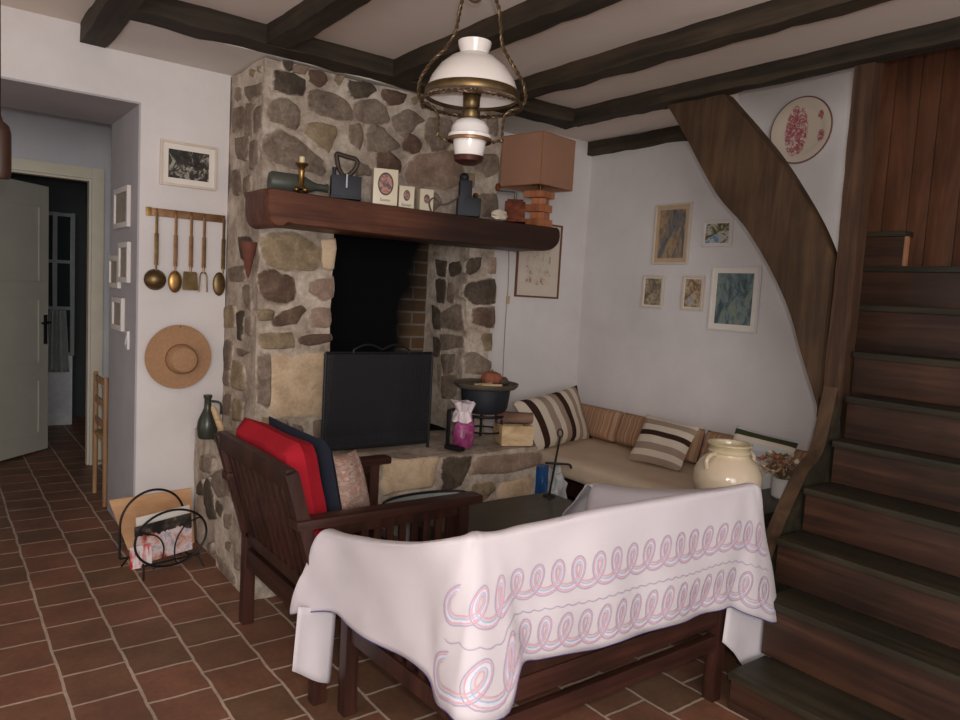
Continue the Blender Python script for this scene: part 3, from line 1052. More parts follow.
for i in range(NR):
    line = catmull([c[i] for c in cols], VSUB)
    grid.append(line)
NV = len(grid[0])
CREST = 3*VSUB
def outw(i, j):
    a = grid[min(i+1, NR-1)][j]-grid[max(i-1, 0)][j]
    b = grid[i][min(j+1, NV-1)]-grid[i][max(j-1, 0)]
    n_ = a.cross(b)
    if n_.length < 1e-9:
        return Vector((0, -1, 0))
    n_.normalize()
    return n_
sgn = 1.0 if outw(17*SUB, CREST+10).y < 0 else -1.0
newg = []
for i in range(NR):
    r = []
    for j in range(NV):
        t = max(0.0, (j-CREST)/(NV-1-CREST))
        p = grid[i][j]
        f = 0.006*t*math.sin(i*0.62+1.5*math.sin(i*0.13))+0.004*noise.noise(p*7)+0.012*min(1, t*3)*noise.noise(Vector((i*0.10+t*1.6, t*2.2, 2)))+0.007*min(1, t*4)*noise.noise(Vector((i*0.22-t*3.0, t*1.2, 9)))
        if 8*SUB < i < 16*SUB:
            f *= 0.25
        r.append(p + outw(i, j)*sgn*f)
    newg.append(r)
grid = newg
for _ in range(2):
    sm_g = [list(r) for r in grid]
    for i in range(8*SUB, NR-1):
        for j in range(1, NV-1):
            sm_g[i][j] = grid[i][j]*0.5+(grid[i-1][j]+grid[i+1][j]+grid[i][j-1]+grid[i][j+1])*0.125
    grid = sm_g
mb = MB(); mb.sheet(grid)
cloth = mb.build('embroidered_cloth', cloth_m, None, flat_normals=False)
tag(cloth, 'white cloth with pink and blue looped embroidery draped over the bench', 'tablecloth')
sm = cloth.modifiers.new('thickness', 'SOLIDIFY'); sm.thickness = 0.0025; sm.offset = -sgn
TK = (0, 0.06, 0.2, 0.4, 0.6, 0.8, 1.0)
def tindex(t):
    for q in range(6):
        if t <= TK[q+1]:
            return q+(t-TK[q])/(TK[q+1]-TK[q])
    return 6.0
def surf(a, t):
    """point on the outside of the cloth: a counts ribs, t runs from the crest to the hem"""
    fi = min(max(a*SUB, 0), NR-1.001); fj = CREST+tindex(min(max(t, 0), 1))*VSUB*0.9999
    i, j = int(fi), int(fj)
    u, v = fi-i, fj-j
    p = (grid[i][j]*(1-u)+grid[i+1][j]*u)*(1-v)+(grid[i][j+1]*(1-u)+grid[i+1][j+1]*u)*v
    return p, outw(i, j)*sgn
def ribbon(m, path, wd, lift, mi=0):
    pts = [surf(a, t) for a, t in path]
    L_, R2 = [], []
    for k, (p, n_) in enumerate(pts):
        d = pts[min(k+1, len(pts)-1)][0]-pts[max(k-1, 0)][0]
        if d.length < 1e-9:
            d = Vector((1, 0, 0))
        s_ = d.cross(n_)
        s_ = s_.normalized() if s_.length > 1e-9 else Vector((0, 0, 1))
        L_.append(p+n_*lift+s_*wd/2); R2.append(p+n_*lift-s_*wd/2)
    m.sheet([L_, R2], mi, True)
pink_t = m_plain('pink_thread', rgb(208, 160, 168), 0.8, var=0.05, scale=60)
blue_t = m_plain('pale_blue_thread', rgb(170, 176, 200), 0.8, var=0.05, scale=60)
fill_t = m_plain('blue_grey_fill', rgb(200, 202, 212), 0.85, var=0.04, scale=60)
mauve_t = m_plain('grey_mauve_thread', rgb(172, 158, 180), 0.8, var=0.05, scale=60)
mb = MB()
# spread of loop positions along the ribs, evenly in cloth length
cum = [0.0]
for i in range(1, NR):
    cum.append(cum[-1]+(grid[i][CREST+(NV-CREST)//2]-grid[i-1][CREST+(NV-CREST)//2]).length)
def at_len(s_):
    i = 0
    while i < NR-2 and cum[i+1] < s_:
        i += 1
    return (i+(s_-cum[i])/max(1e-6, cum[i+1]-cum[i]))/SUB
s0, s1 = cum[int(9.2*SUB)], cum[27*SUB]
def loops(tc, amp, pitch, mats_):
    nl = (s1-s0)/pitch
    for scale, wd, lift, mi in mats_:
        path = []
        N = int(nl*26)
        for k in range(N+1):
            th = 2*PI*nl*k/N
            s_ = s0+pitch*th/(2*PI)-pitch*0.55*scale*math.sin(th)+pitch*0.22*math.cos(th)*scale
            path.append((at_len(s_), tc+amp*scale*-math.cos(th)))
        ribbon(mb, path, wd, lift, mi)
for tc, am in ((0.39, 0.12), (0.80, 0.135)):
    loops(tc, am, 0.080, ((0.80, 0.015, 0.0050, 2), (1.0, 0.004, 0.0056, 4), (0.88, 0.0042, 0.0060, 0), (0.68, 0.003, 0.0062, 1), (0.52, 0.004, 0.0064, 0)))
for tc in (0.60,):
    path = []
    for k in range(801):
        s_ = s0+(s1-s0)*k/800
        path.append((at_len(s_), tc+0.016*abs(math.sin(PI*(s_-s0)/0.042))))
    ribbon(mb, path, 0.003, 0.0054, 3)
em = mb.build('embroidery', [pink_t, blue_t, fill_t, mauve_t, mauve_t], cloth, flat_normals=False)
em['label'] = 'pink and blue looped embroidery'
mb = MB(); mb.tube([grid[i][NV-1] for i in range(NR)], 0.003, 6)
hm = mb.build('hem_piping', m_plain('blue_piping', rgb(92, 84, 140), 0.7), cloth)
hm['label'] = 'blue edging'
# lower corner of the cloth hanging beside the right rear leg
fl_ = [P(u, v, y=1.535) for u, v in ((728,600),(775,612),(766,680),(748,670),(735,655),(722,642))]
mb = MB()
tl, tr, br, bl = fl_[0], fl_[1], fl_[2], fl_[5]
rows = []
for i in range(9):
    t = i/8
    r = []
    for j in range(9):
        s_ = j/8
        top_ = tl.lerp(tr, s_)
        bot = catmull([fl_[5], fl_[4], fl_[3], fl_[2]], 4)
        bp = bot[int(s_*(len(bot)-1))]
        r.append(top_.lerp(bp, t)+V3(0, -0.008*math.sin(s_*PI*2.5)*t, 0))
    rows.append(r)
mb.sheet(rows)
fo = mb.build('cloth_corner', cloth_m, cloth)
fo.modifiers.new('thickness', 'SOLIDIFY').thickness = 0.002
# lower fold of the cloth at the front of the left arm
f4 = [P(298, 607, y=2.292), P(336, 608, y=2.292), P(331, 684, y=2.285), P(292, 671, y=2.285)]
mb = MB()
rows = []
for i in range(9):
    t = i/8
    rows.append([(f4[0].lerp(f4[1], j/8)).lerp(f4[3].lerp(f4[2], j/8), t)+V3(0, 0.008*math.sin(j*0.9)*t, -0.006*math.sin(PI*j/8)*t) for j in range(9)])
mb.sheet(rows)
fo = mb.build('cloth_corner', cloth_m, cloth)
fo.modifiers.new('thickness', 'SOLIDIFY').thickness = 0.002

# ------------------------------------------------------------------ cushions
def pillow(name, q, th, mats, label, cat='cushion', group=None, pinch=0.06, n=18, parent=None, ex=2.4):
    """stuffed cushion over four corners (bottom left, bottom right, top right, top left)"""
    bl_, br_, tr_, tl_ = [Vector(p) for p in q]
    nrm = (br_-bl_).cross(tl_-bl_).normalized()
    m = MB()
    for sd in (1, -1):
        rows_ = []
        for i in range(n+1):
            v = i/n
            r = []
            for j in range(n+1):
                u = j/n
                a, b = 2*u-1, 2*v-1
                a2 = a*(1-pinch*(1-b*b)); b2 = b*(1-pinch*(1-a*a))
                uu, vv = (a2+1)/2, (b2+1)/2
                p = (bl_*(1-uu)+br_*uu)*(1-vv)+(tl_*(1-uu)+tr_*uu)*vv
                h = ((1-abs(a)**ex)*(1-abs(b)**ex))**(0.55 if ex < 4 else 0.4)
                k = 1+0.18*noise.noise(Vector((u*3, v*3, sd*2+th*50)))
                r.append(p+nrm*(sd*th/2*h*k))
            rows_.append(r)
        m.sheet(rows_, 0, True, True)
    o = m.build(name, mats, parent, weld=0.0004)
    if label:
        tag(o, label, cat, group)
    return o

cream, taupe, dkb, tan = rgb(214, 200, 182), rgb(160, 140, 124), rgb(62, 42, 36), rgb(186, 168, 150)
stripe1 = m_stripes('broad_vertical_stripes', [(0.0, cream), (0.10, dkb), (0.19, cream), (0.29, taupe), (0.39, cream), (0.47, taupe), (0.56, dkb), (0.645, cream), (0.73, taupe), (0.80, cream), (0.88, taupe), (0.94, dkb)])
stripe2 = m_stripes('broad_cross_stripes', [(0.0, taupe), (0.10, cream), (0.22, taupe), (0.36, cream), (0.52, dkb), (0.64, cream), (0.78, taupe), (0.9, cream)], 'Y')
dkg, lg = rgb(66, 66, 48), rgb(192, 192, 190)
stripe3 = m_stripes('green_grey_stripes', [(0.0, lg), (0.3, cream), (0.5, rgb(176, 176, 184)), (0.66, lg), (0.78, cream), (0.86, dkg), (0.95, lg)], 'Y')
bl_ = P(538, 451, z=0.475); br_ = P(592, 438, z=0.475)
q1 = (bl_, br_, P(577, 385, y=br_.y+0.16), P(512, 402, y=bl_.y+0.16))
pillow('cushion', q1, 0.14, stripe1, 'large cushion with brown vertical stripes at the hearth end of the daybed')
bl_ = P(627, 459, z=0.475); br_ = P(680, 472, z=0.475)
q2 = (bl_, br_, P(700, 427, x=br_.x+0.22), P(647, 414, x=bl_.x+0.22))
pillow('cushion', q2, 0.12, stripe2, 'cushion with one dark brown cross stripe in the middle of the daybed')
bl_ = P(712, 488, z=0.475); br_ = P(776, 502, z=0.475)
q3 = (bl_, br_, P(800, 441, x=br_.x+0.2), P(737, 425, x=bl_.x+0.2))
pillow('cushion', q3, 0.12, stripe3, 'grey cushion with dark green stripe behind the big vase')

red = m_fabric('red_fabric', rgb(158, 28, 40)); navy = m_fabric('navy_black_fabric', rgb(38, 42, 54))
dx = 0.062
def bc(x0_, x1_, y0_, y1_, z0_, z1_):
    return ((x0_, y0_, z0_), (x0_, y1_, z0_), (x1_, y1_, z1_), (x1_, y0_, z1_))
pillow('cushion', bc(1.20, 1.078, 2.455, 3.06, 0.385, 0.925), 0.145, red, 'bright red cushion standing against the armchair back', pinch=0.01, ex=9)
pillow('cushion', bc(1.302, 1.182, 2.455, 3.06, 0.385, 0.925), 0.05, navy, 'dark navy cushion leaning on the red one in the armchair', pinch=0.01, ex=9)
k = Nodes('pink_grey_print', 0.9, 0, 0.1)
f = k.noise(k.coord(scale=(2, 2, 5)), 5, 4, 0.6, 2.0)
k.base(k.ramp(f, [(0.3, rgb(110, 92, 84)), (0.42, rgb(176, 150, 138)), (0.52, rgb(142, 118, 108)), (0.57, rgb(164, 122, 108)), (0.68, rgb(190, 168, 154))]))
cpt = P(353, 481, x=1.45)
pillow('cushion', (P(334, 517, y=2.48), P(371, 508, y=2.60), P(356, 449, y=2.70), P(331, 456, y=2.60)), 0.09, k.m, 'small pinkish patterned cushion beside the armchair arm', pinch=0.08)

# ------------------------------------------------------------------ daybed
bed = thing('daybed', 'beige mattress daybed on a dark frame along the picture wall', 'daybed', (3.75, 3.2, 0))
mat_m = m_fabric('beige_cotton', rgb(212, 190, 166), 0.06)
def softbox(lo, hi, r, mat, name, parent, amp=0.012, step=0.06):
    lo, hi = Vector(lo), Vector(hi)
    m = MB()
    c, h = (lo+hi)/2, (hi-lo)/2
    t = bmesh.new()
    bmesh.ops.create_cube(t, size=1.0)
    for v in t.verts:
        v.co = Vector((v.co.x*2*h.x, v.co.y*2*h.y, v.co.z*2*h.z))
    bmesh.ops.subdivide_edges(t, edges=list(t.edges), cuts=14, use_grid_fill=True)
    mp = {}
    for v in t.verts:
        q = Vector(v.co)
        inn = Vector([max(-h[a]+r, min(h[a]-r, q[a])) for a in range(3)])
        d = q-inn
        if d.length > 1e-6:
            q = inn+d.normalized()*r if sum(abs(d[a]) > 1e-6 for a in range(3)) > 1 else q
        w_ = c+q
        q = w_+amp*Vector(noise.noise_vector(w_*4.0))
        mp[v] = m.bm.verts.new(q)
    for f_ in t.faces:
        m.face([mp[v] for v in f_.verts], 0, True)
    t.free()
    return m.build(name, mat, parent)
softbox((3.31, 2.12, 0.325), (4.20, 4.22, 0.465), 0.05, mat_m, 'mattress', bed, 0.010)
m = MB()
m.bounds((3.36, 2.14, 0.22), (3.40, 4.21, 0.315), 0, 0.004); m.bounds((4.14, 2.14, 0.22), (4.18, 4.21, 0.315), 0, 0.004)
m.bounds((3.36, 2.14, 0.22), (4.18, 2.18, 0.315), 0, 0.004); m.bounds((3.36, 4.17, 0.22), (4.18, 4.21, 0.315), 0, 0.004)
m.bounds((3.40, 2.18, 0.29), (4.14, 4.17, 0.312))
m.build('frame', bench_y, bed)
for x in (3.38, 4.16):
    for y in (2.16, 4.19):
        m = MB(); m.bar((x, y, 0), (x, y, 0.24), 0.05, 0.05, (1, 0, 0)); m.build('leg', bench_z, bed)
bol_m = m_stripes('brown_ribbed_stripes', [(0.0, rgb(160, 124, 98)), (0.25, rgb(174, 138, 112)), (0.45, rgb(150, 112, 88)), (0.6, rgb(180, 146, 118)), (0.8, rgb(162, 126, 100))], 'X', 9.0)
for (y0_, y1_), lb in (((3.62, 4.21), 'brown striped back cushion in the corner of the daybed'), ((2.90, 3.60), 'brown striped back cushion behind the brown and cream cushion'), ((2.15, 2.88), 'brown striped back cushion at the stair end of the daybed')):
    pillow('back_cushion', ((4.03, y1_, 0.47), (4.03, y0_, 0.47), (4.10, y0_, 0.70), (4.10, y1_, 0.70)), 0.17, bol_m, lb, 'back cushion', 'brown back cushions along the daybed', 0.0, ex=7)

# ------------------------------------------------------------------ low tables
ct = thing('coffee_table', 'low dark coffee table in front of the hearth', 'table', (2.3, 2.65, 0))
m = MB(); m.bounds((1.86, 2.36, 0.385), (2.78, 2.97, 0.42), 0, 0.006); m.build('tabletop', table_m, ct)
for x in (1.91, 2.73):
    for y in (2.41, 2.92):
        m = MB(); m.bar((x, y, 0), (x, y, 0.385), 0.05, 0.05, (1, 0, 0)); m.build('leg', bench_z, ct)
m = MB(); m.bounds((1.93, 2.39, 0.31), (2.71, 2.41, 0.385)); m.bounds((1.93, 2.92, 0.31), (2.71, 2.94, 0.385)); m.bounds((1.89, 2.42, 0.31), (1.91, 2.91, 0.385)); m.bounds((2.73, 2.42, 0.31), (2.75, 2.91, 0.385))
m.build('apron', table_m, ct)

st = thing('side_table', 'small dark table beside the stairs holding the big vase', 'table', (3.2, 2.0, 0))
m = MB(); m.bounds((2.82, 1.81, 0.548), (3.62, 2.08, 0.575), 0, 0.005); m.build('tabletop', table_m, st)
for x in (2.85, 3.59):
    for y in (1.835, 2.055):
        m = MB(); m.bar((x, y, 0), (x, y, 0.548), 0.035, 0.035, (1, 0, 0)); m.build('leg', bench_z, st)
m = MB(); m.bounds((2.87, 1.82, 0.47), (3.57, 1.84, 0.548)); m.bounds((2.87, 2.04, 0.47), (3.57, 2.06, 0.548)); m.build('apron', table_m, st)
m = MB(); m.bounds((2.83, 1.82, 0.26), (3.61, 2.07, 0.28)); m.build('shelf', table_m, st)
softbox((2.9, 1.83, 0.282), (3.55, 2.06, 0.40), 0.03, cloth_m, 'folded_linen', None, 0.006)
tag(bpy.data.objects['folded_linen'], 'folded white linen on the shelf under the big vase', 'linen')

k = Nodes('cream_glaze', 0.16, 0, 0.5)
sp = k.n('ShaderNodeSeparateXYZ'); k.l(k.coord(), sp.inputs[0])
f = k.math('ADD', k.math('MULTIPLY', sp.outputs['Z'], 2.2), k.math('MULTIPLY', k.noise(k.coord(), 5, 4), 0.35))
k.base(k.ramp(f, [(0.25, rgb(206, 184, 160)), (0.66, rgb(206, 188, 162)), (0.86, rgb(182, 166, 128)), (0.98, rgb(152, 140, 108))]))
vc = P(728, 470, y=1.96); vc.z = 0.575
vase = thing('vase', 'big round cream glazed vase with two small ears', 'vase', vc)
m = MB()
m.lathe([(0, 0.0), (0.085, 0.0), (0.10, 0.012), (0.140, 0.07), (0.156, 0.125), (0.152, 0.175), (0.128, 0.222), (0.100, 0.245), (0.094, 0.252), (0.092, 0.262), (0.097, 0.270), (0.090, 0.280), (0.094, 0.296), (0.102, 0.302), (0.100, 0.309), (0.088, 0.308), (0.082, 0.29), (0.084, 0.25), (0.12, 0.20), (0.13, 0.12), (0.08, 0.02), (0, 0.015)], vc, 48)
m.build('body', k.m, vase)
dirs = []
for ang in (2.55, -0.6):
    d = Vector((math.cos(ang), math.sin(ang), 0))
    d = -rgt if ang > 0 else rgt
    d = (Vector((d.x, d.y, 0))*0.9 + Vector((-fwd.x, -fwd.y, 0))*0.55).normalized() if ang > 0 else (Vector((d.x, d.y, 0))*0.9 + Vector((fwd.x, fwd.y, 0))*0.4).normalized()
    m = MB()
    m.tube(catmull([vc+d*0.096+V3(0, 0, 0.262), vc+d*0.128+V3(0, 0, 0.258), vc+d*0.150+V3(0, 0, 0.235), vc+d*0.144+V3(0, 0, 0.198)], 4), [0.011]*13, 10)
    m.build('ear_handle', k.m, vase)
pc = P(783, 490, y=1.93); pc.z = 0.575
mug = thing('enamel_jug', 'small white jug of dried flowers next to the big vase', 'jug', pc)
m = MB()
m.lathe([(0, 0), (0.045, 0), (0.055, 0.01), (0.058, 0.06), (0.055, 0.085), (0.06, 0.105), (0.054, 0.105), (0.048, 0.085), (0.05, 0.02), (0, 0.012)], pc, 28)
m.build('body', white_cer, mug)
m = MB()
hd = Vector((rgt.x, rgt.y, 0)).normalized()
m.tube(catmull([pc+hd*0.054+V3(0, 0, 0.09), pc+hd*0.085+V3(0, 0, 0.095), pc+hd*0.09+V3(0, 0, 0.06), pc+hd*0.056+V3(0, 0, 0.03)], 5), 0.007, 8)
m.build('handle', white_cer, mug)
fls = thing('dried_flowers', 'dried brown and orange flower bunch in the white jug', 'flowers', pc+V3(0, 0, 0.1))
rnd = random.Random(5)
mS = MB()
head_m = m_plain('seed_head', rgb(120, 84, 50), 0.8, bump=0.5)
pet_m = [m_plain('petal_cream', rgb(206, 186, 160), 0.8), m_plain('petal_rust', rgb(168, 112, 80), 0.8), m_plain('petal_brown', rgb(140, 112, 78), 0.8)]
up3 = V3(0, 0, 1)
for kf in range(34):
    a = rnd.uniform(0, 2*PI); rr = rnd.uniform(0.01, 0.14)
    tip = pc+V3(0, 0, 0.16+rnd.uniform(-0.03, 0.07)-rr*0.15)+V3(math.cos(a), math.sin(a), 0)*rr+hd*rnd.uniform(-0.09, 0.03)
    mS.tube([pc+V3(rnd.uniform(-.03, .03), rnd.uniform(-.03, .03), 0.08), pc.lerp(tip, 0.6)+V3(0, 0, 0.05), tip], 0.0018, 5)
    mP = MB()
    mP.ball(tip, rnd.uniform(0.006, 0.010), 0, 1, 0.3)
    n_p = 5
    for q in range(n_p):
        b = 2*PI*q/n_p+rnd.random()
        d = V3(math.cos(b), math.sin(b), rnd.uniform(0.1, 0.8)).normalized()
        s_ = d.cross(up3).normalized()*0.013
        ln = rnd.uniform(0.022, 0.040)
        mP.sheet([[tip-s_*0.3, tip+s_*0.3], [tip+d*ln*0.6-s_, tip+d*ln*0.6+s_], [tip+d*ln-s_*0.3+V3(0, 0, .004), tip+d*ln+s_*0.3+V3(0, 0, .004)]], 0)
    mP.build('flower', pet_m[kf % 3], fls)
tag(mS.build('stems', m_plain('dry_stem', rgb(120, 100, 60), 0.8), fls), kind='stuff')

# iron tool with a ring and crossbar standing on the coffee table
b0 = P(549, 496, z=0.42)
b0 = V3(min(b0.x, 2.74), min(b0.y, 2.93), 0.42)
it = thing('iron_toasting_stand', 'black iron rod with ring top and crossbar at the far end of the coffee table', 'iron stand', b0)
tipp = P(560, 437, y=b0.y)
m = MB(); m.tube([b0, tipp], 0.006, 8); m.build('rod', iron, it)
m = MB(); m.tube(arc(tipp+V3(0, 0, 0.022), rgt, UX, 0.014, 0.022, 0, 2*PI, 20)[:-1], 0.0045, 8, closed=True); m.build('ring', iron, it)
m = MB(); cb = b0.lerp(tipp, 0.55); m.tube(catmull([cb-rgt*0.055, cb, cb+rgt*0.06, cb+rgt*0.082-UX*0.004, cb+rgt*0.09-UX*0.022], 3), 0.007, 8); m.build('crossbar', iron, it)
m = MB(); m.lathe([(0, 0), (0.035, 0), (0.035, 0.006), (0.01, 0.012), (0, 0.012)], b0, 20); m.build('foot', iron, it)
# ------------------------------------------------------------------ on and in front of the hearth
ZH = 0.607
sc_l, sc_r = P(322, 456, z=ZH), P(433, 449, z=ZH)
sc_l = V3(sc_l.x, sc_l.y, 0); sc_r = V3(sc_r.x, max(sc_r.y, sc_l.y-0.02), 0)
sd = (sc_r-sc_l).normalized(); sw = (sc_r-sc_l).length
scr = thing('fire_screen', 'black wire mesh screen standing before the fire opening', 'fire screen', (sc_l+sc_r)/2+V3(0, 0, ZH))
zt = P(328, 353, y=sc_l.y).z
m = MB()
m.tube([sc_l+V3(0, 0, ZH), sc_l+V3(0, 0, zt)], 0.009, 8); m.tube([sc_r+V3(0, 0, ZH), sc_r+V3(0, 0, zt)], 0.009, 8)
m.tube([sc_l+V3(0, 0, zt), sc_r+V3(0, 0, zt)], 0.008, 8); m.tube([sc_l+V3(0, 0, ZH+0.03), sc_r+V3(0, 0, ZH+0.03)], 0.008, 8)
m.build('frame', iron, scr)
mesh_m = m_plain('dark_wire', rgb(36, 36, 39), 0.6, 0.3, 0.1)
m = MB()
nx_, nz_ = 62, 46
for i in range(1, nx_):
    p = sc_l+sd*(sw*i/nx_)
    m.box(p+V3(0, 0, (ZH+0.03+zt)/2), (0.0075, 0.003, zt-ZH-0.03))
for i in range(1, nz_):
    z = ZH+0.03+(zt-ZH-0.03)*i/nz_
    m.box((sc_l+sc_r)/2+V3(0, -0.002, z), (sw, 0.003, 0.0072))
m.build('wire_mesh', mesh_m, scr)
m = MB()
cx = (sc_l+sc_r)/2+V3(0, -0.006, zt)
path = [cx+sd*(-0.17)+V3(0, 0, 0.0)]
for t in range(41):
    s_ = -0.17+0.34*t/40
    path.append(cx+sd*s_+V3(0, 0, 0.018+0.028*abs(math.sin(PI*(s_+0.17)/0.17))))
path.append(cx+sd*0.17)
m.tube(path, 0.006, 8)
m.build('scroll_handle', iron, scr)

tc = V3(2.725, 3.52, ZH)
tri = thing('iron_trivet', 'tall black iron trivet under the cauldron on the hearth', 'trivet', tc)
zr = 0.775
for ang in (200, 290, 60):
    a = math.radians(ang)
    d = V3(math.cos(a), math.sin(a), 0)
    m = MB(); m.tube(catmull([tc+d*0.125+V3(0, 0, zr-ZH), tc+d*0.128+V3(0, 0, 0.06), tc+d*0.135+V3(0, 0, 0.006)], 3), 0.009, 8)
    m.build('leg', iron, tri)
m = MB(); m.tube(arc(tc+V3(0, 0, zr-ZH), (1, 0, 0), (0, 1, 0), 0.13, 0.13, 0, 2*PI, 32)[:-1], 0.009, 8, closed=True); m.build('ring', iron, tri)
m = MB()
m.tube(arc(tc+V3(0, 0, 0.07), (1, 0, 0), (0, 1, 0), 0.12, 0.12, 0, 2*PI, 28)[:-1], 0.006, 6, closed=True); m.build('brace_ring', iron, tri)
cau = thing('cauldron', 'black iron cauldron with wide rim on the hearth trivet', 'cauldron', tc+V3(0, 0, zr-ZH+0.009))
cz = tc+V3(0, 0, zr-ZH+0.010)
m = MB()
m.lathe([(0, 0), (0.09, 0.0), (0.125, 0.012), (0.14, 0.04), (0.148, 0.10), (0.152, 0.15), (0.142, 0.15), (0.135, 0.09), (0.12, 0.03), (0, 0.02)], cz, 40)
m.build('pot', cast, cau)
m = MB()
m.lathe([(0, 0.152), (0.15, 0.152), (0.178, 0.155), (0.196, 0.172), (0.20, 0.186), (0.193, 0.188), (0.184, 0.176), (0.165, 0.170), (0, 0.168)], cz, 44)
pan_m = m_plain('grey_brown_metal', rgb(96, 88, 78), 0.6, 0.3, 0.15)
m.build('lid_tray', pan_m, cau)
zt_ = cz.z+0.169
q = P(492, 370, y=3.53)
sq = thing('squash', 'orange brown ribbed squash lying on the cauldron lid', 'squash', V3(q.x, 3.53, zt_))
m = MB()
m.lathe([(0.0, 0.0), (0.03, 0.002), (0.058, 0.02), (0.066, 0.045), (0.052, 0.07), (0.025, 0.082), (0.0, 0.076)], V3(q.x, 3.53, zt_), 40, 0, (0, 0, 1), lambda r, h, a: (r*(1+0.05*math.cos(9*a)), h))
sqb = m.build('body', m_plain('squash_skin', rgb(146, 88, 66), 0.6, 0, 0.2, 9), sq)
m = MB(); m.tube([V3(q.x, 3.53, zt_+0.072), V3(q.x-0.004, 3.53, zt_+0.085), V3(q.x+0.004, 3.525, zt_+0.094)], [0.009, 0.006, 0.005], 8)
m.build('stem', m_plain('dry_stalk', rgb(110, 84, 54), 0.8), sqb)
pale_w = m_wood('pale_kindling', rgb(150, 120, 88), rgb(190, 160, 124), rgb(214, 190, 156), 'x', 0.7)
for k_, (u, v, lb, dxy) in enumerate(((470, 374, 'pale kindling stick at the left of the cauldron lid', (0.07, 0.012)), (478, 377, 'pale kindling stick in front of the squash', (0.06, -0.02)))):
    c_ = P(u, v, z=zt_+0.014)
    c_ = V3(tc.x-0.06+0.02*k_, tc.y-0.05-0.06*k_, zt_+0.011)
    m = MB(); m.bar(c_-V3(dxy[0], dxy[1], 0), c_+V3(dxy[0], dxy[1], 0), 0.022, 0.016, (0, 0, 1))
    tag(m.build('kindling_stick', pale_w), lb, 'kindling')
cc_ = V3(tc.x+0.115, tc.y-0.02, zt_+0.026)
m = MB(); m.ball(cc_, (0.04, 0.034, 0.028), 0, 2, 0.35)
tag(m.build('pine_cone', m_plain('dark_cone_scales', rgb(78, 62, 48), 0.85, 0, 0.3, 40, 0.8)), 'dark brown pine cone at the right edge of the cauldron lid', 'cone')

# pink bag leaning on a small iron firedog
bp = P(464, 446, z=ZH)
bp = V3(bp.x-0.02, bp.y-0.02, ZH)
bag = thing('plastic_bag', 'shiny pink bag with crumpled white top on the hearth', 'bag', bp)
m = MB()
def bw(r, h, a):
    n_ = noise.noise(V3(math.cos(a)*1.5, math.sin(a)*1.5, h*9))
    return (r*(1+0.16*n_)*(1-0.22*abs(math.sin(a-YAW))), h)
m.lathe([(0, 0.0), (0.055, 0.0), (0.074, 0.02), (0.082, 0.07), (0.078, 0.12), (0.06, 0.165), (0.045, 0.185)], bp, 36, 0, (0, 0, 1), bw)
k = Nodes('pink_film', 0.22, 0, 0.5)
k.base(k.ramp(k.noise(k.coord(), 14, 3, 0.6, 1.0), [(0.35, rgb(122, 46, 88)), (0.55, rgb(164, 72, 124)), (0.75, rgb(196, 128, 164))]))
k.bump(k.noise(k.coord(), 22, 4, 0.6, 1.5), 0.5, 0.01)
m.build('body', k.m, bag)
m = MB()
def bw2(r, h, a):
    n_ = noise.noise(V3(math.cos(a)*2.2, math.sin(a)*2.2, h*16))
    return (r*(1+0.42*n_), h+0.02*noise.noise(V3(math.cos(a)*2, math.sin(a)*2, 7)))
m.lathe([(0.062, 0.155), (0.052, 0.185), (0.045, 0.21), (0.055, 0.24), (0.066, 0.268), (0.03, 0.262)], bp-rgt*0.012, 36, 0, (0, 0, 1), bw2)
m.build('crumpled_top', m_plain('white_film', rgb(222, 206, 210), 0.4, 0, 0.1, 40), bag)
fd = thing('firedog', 'small black iron firedog behind the pink bag', 'firedog', V3(bp.x-0.095, bp.y+0.03, ZH))
fb = V3(bp.x-0.10, bp.y+0.02, ZH)
m = MB(); m.bar(fb, fb+V3(0, 0, 0.225), 0.018, 0.018, (1, 0, 0)); m.bar(fb+V3(0, 0, 0.218), fb+V3(0.06, 0.035, 0.218), 0.014, 0.014, (0, 0, 1)); m.build('upright', iron, fd)
m = MB(); m.bar(fb+V3(-0.01, -0.01, 0.012), fb+V3(0.02, -0.12, 0.012), 0.05, 0.022, (1, 0, 0)); m.build('foot', iron, fd)
# log box
bx = V3(2.86, 3.395, ZH)
R = Matrix.Rotation(math.radians(-22), 3, 'Z')
crate = thing('wooden_crate', 'small pale wooden crate at the right end of the hearth', 'crate', bx)
pine = m_wood('pale_pine', rgb(164, 132, 94), rgb(200, 170, 130), rgb(220, 194, 158), 'x', 0.7)
def rb(c, s, mi=0, mm=None):
    mm.box(bx+R @ Vector(c), s, mi, R, 0.003)
m = MB(); rb((0, 0, 0.006), (0.19, 0.17, 0.012), 0, m); m.build('bottom', pine, crate)
for c_, s_ in (((0, -0.085, 0.065), (0.20, 0.012, 0.115)), ((0, 0.085, 0.065), (0.20, 0.012, 0.115)), ((-0.094, 0, 0.065), (0.012, 0.158, 0.115)), ((0.094, 0, 0.065), (0.012, 0.158, 0.115))):
    m = MB(); rb(c_, s_, 0, m); m.build('side_board', pine, crate)
m = MB()
lc = bx+V3(0, 0, 0.158)
ld = R @ V3(1, 0.0, 0)
m.tube([lc-ld*0.115, lc-ld*0.06+V3(0, 0, .004), lc+ld*0.05, lc+ld*0.115], [0.036, 0.039, 0.037, 0.035], 9)
tag(m.build('firewood_log', m_wood('log_bark', rgb(74, 54, 44), rgb(110, 82, 68), rgb(136, 106, 90), 'x', 0.9, 14, 0.7)), 'brown log lying across the top of the wooden crate', 'log')

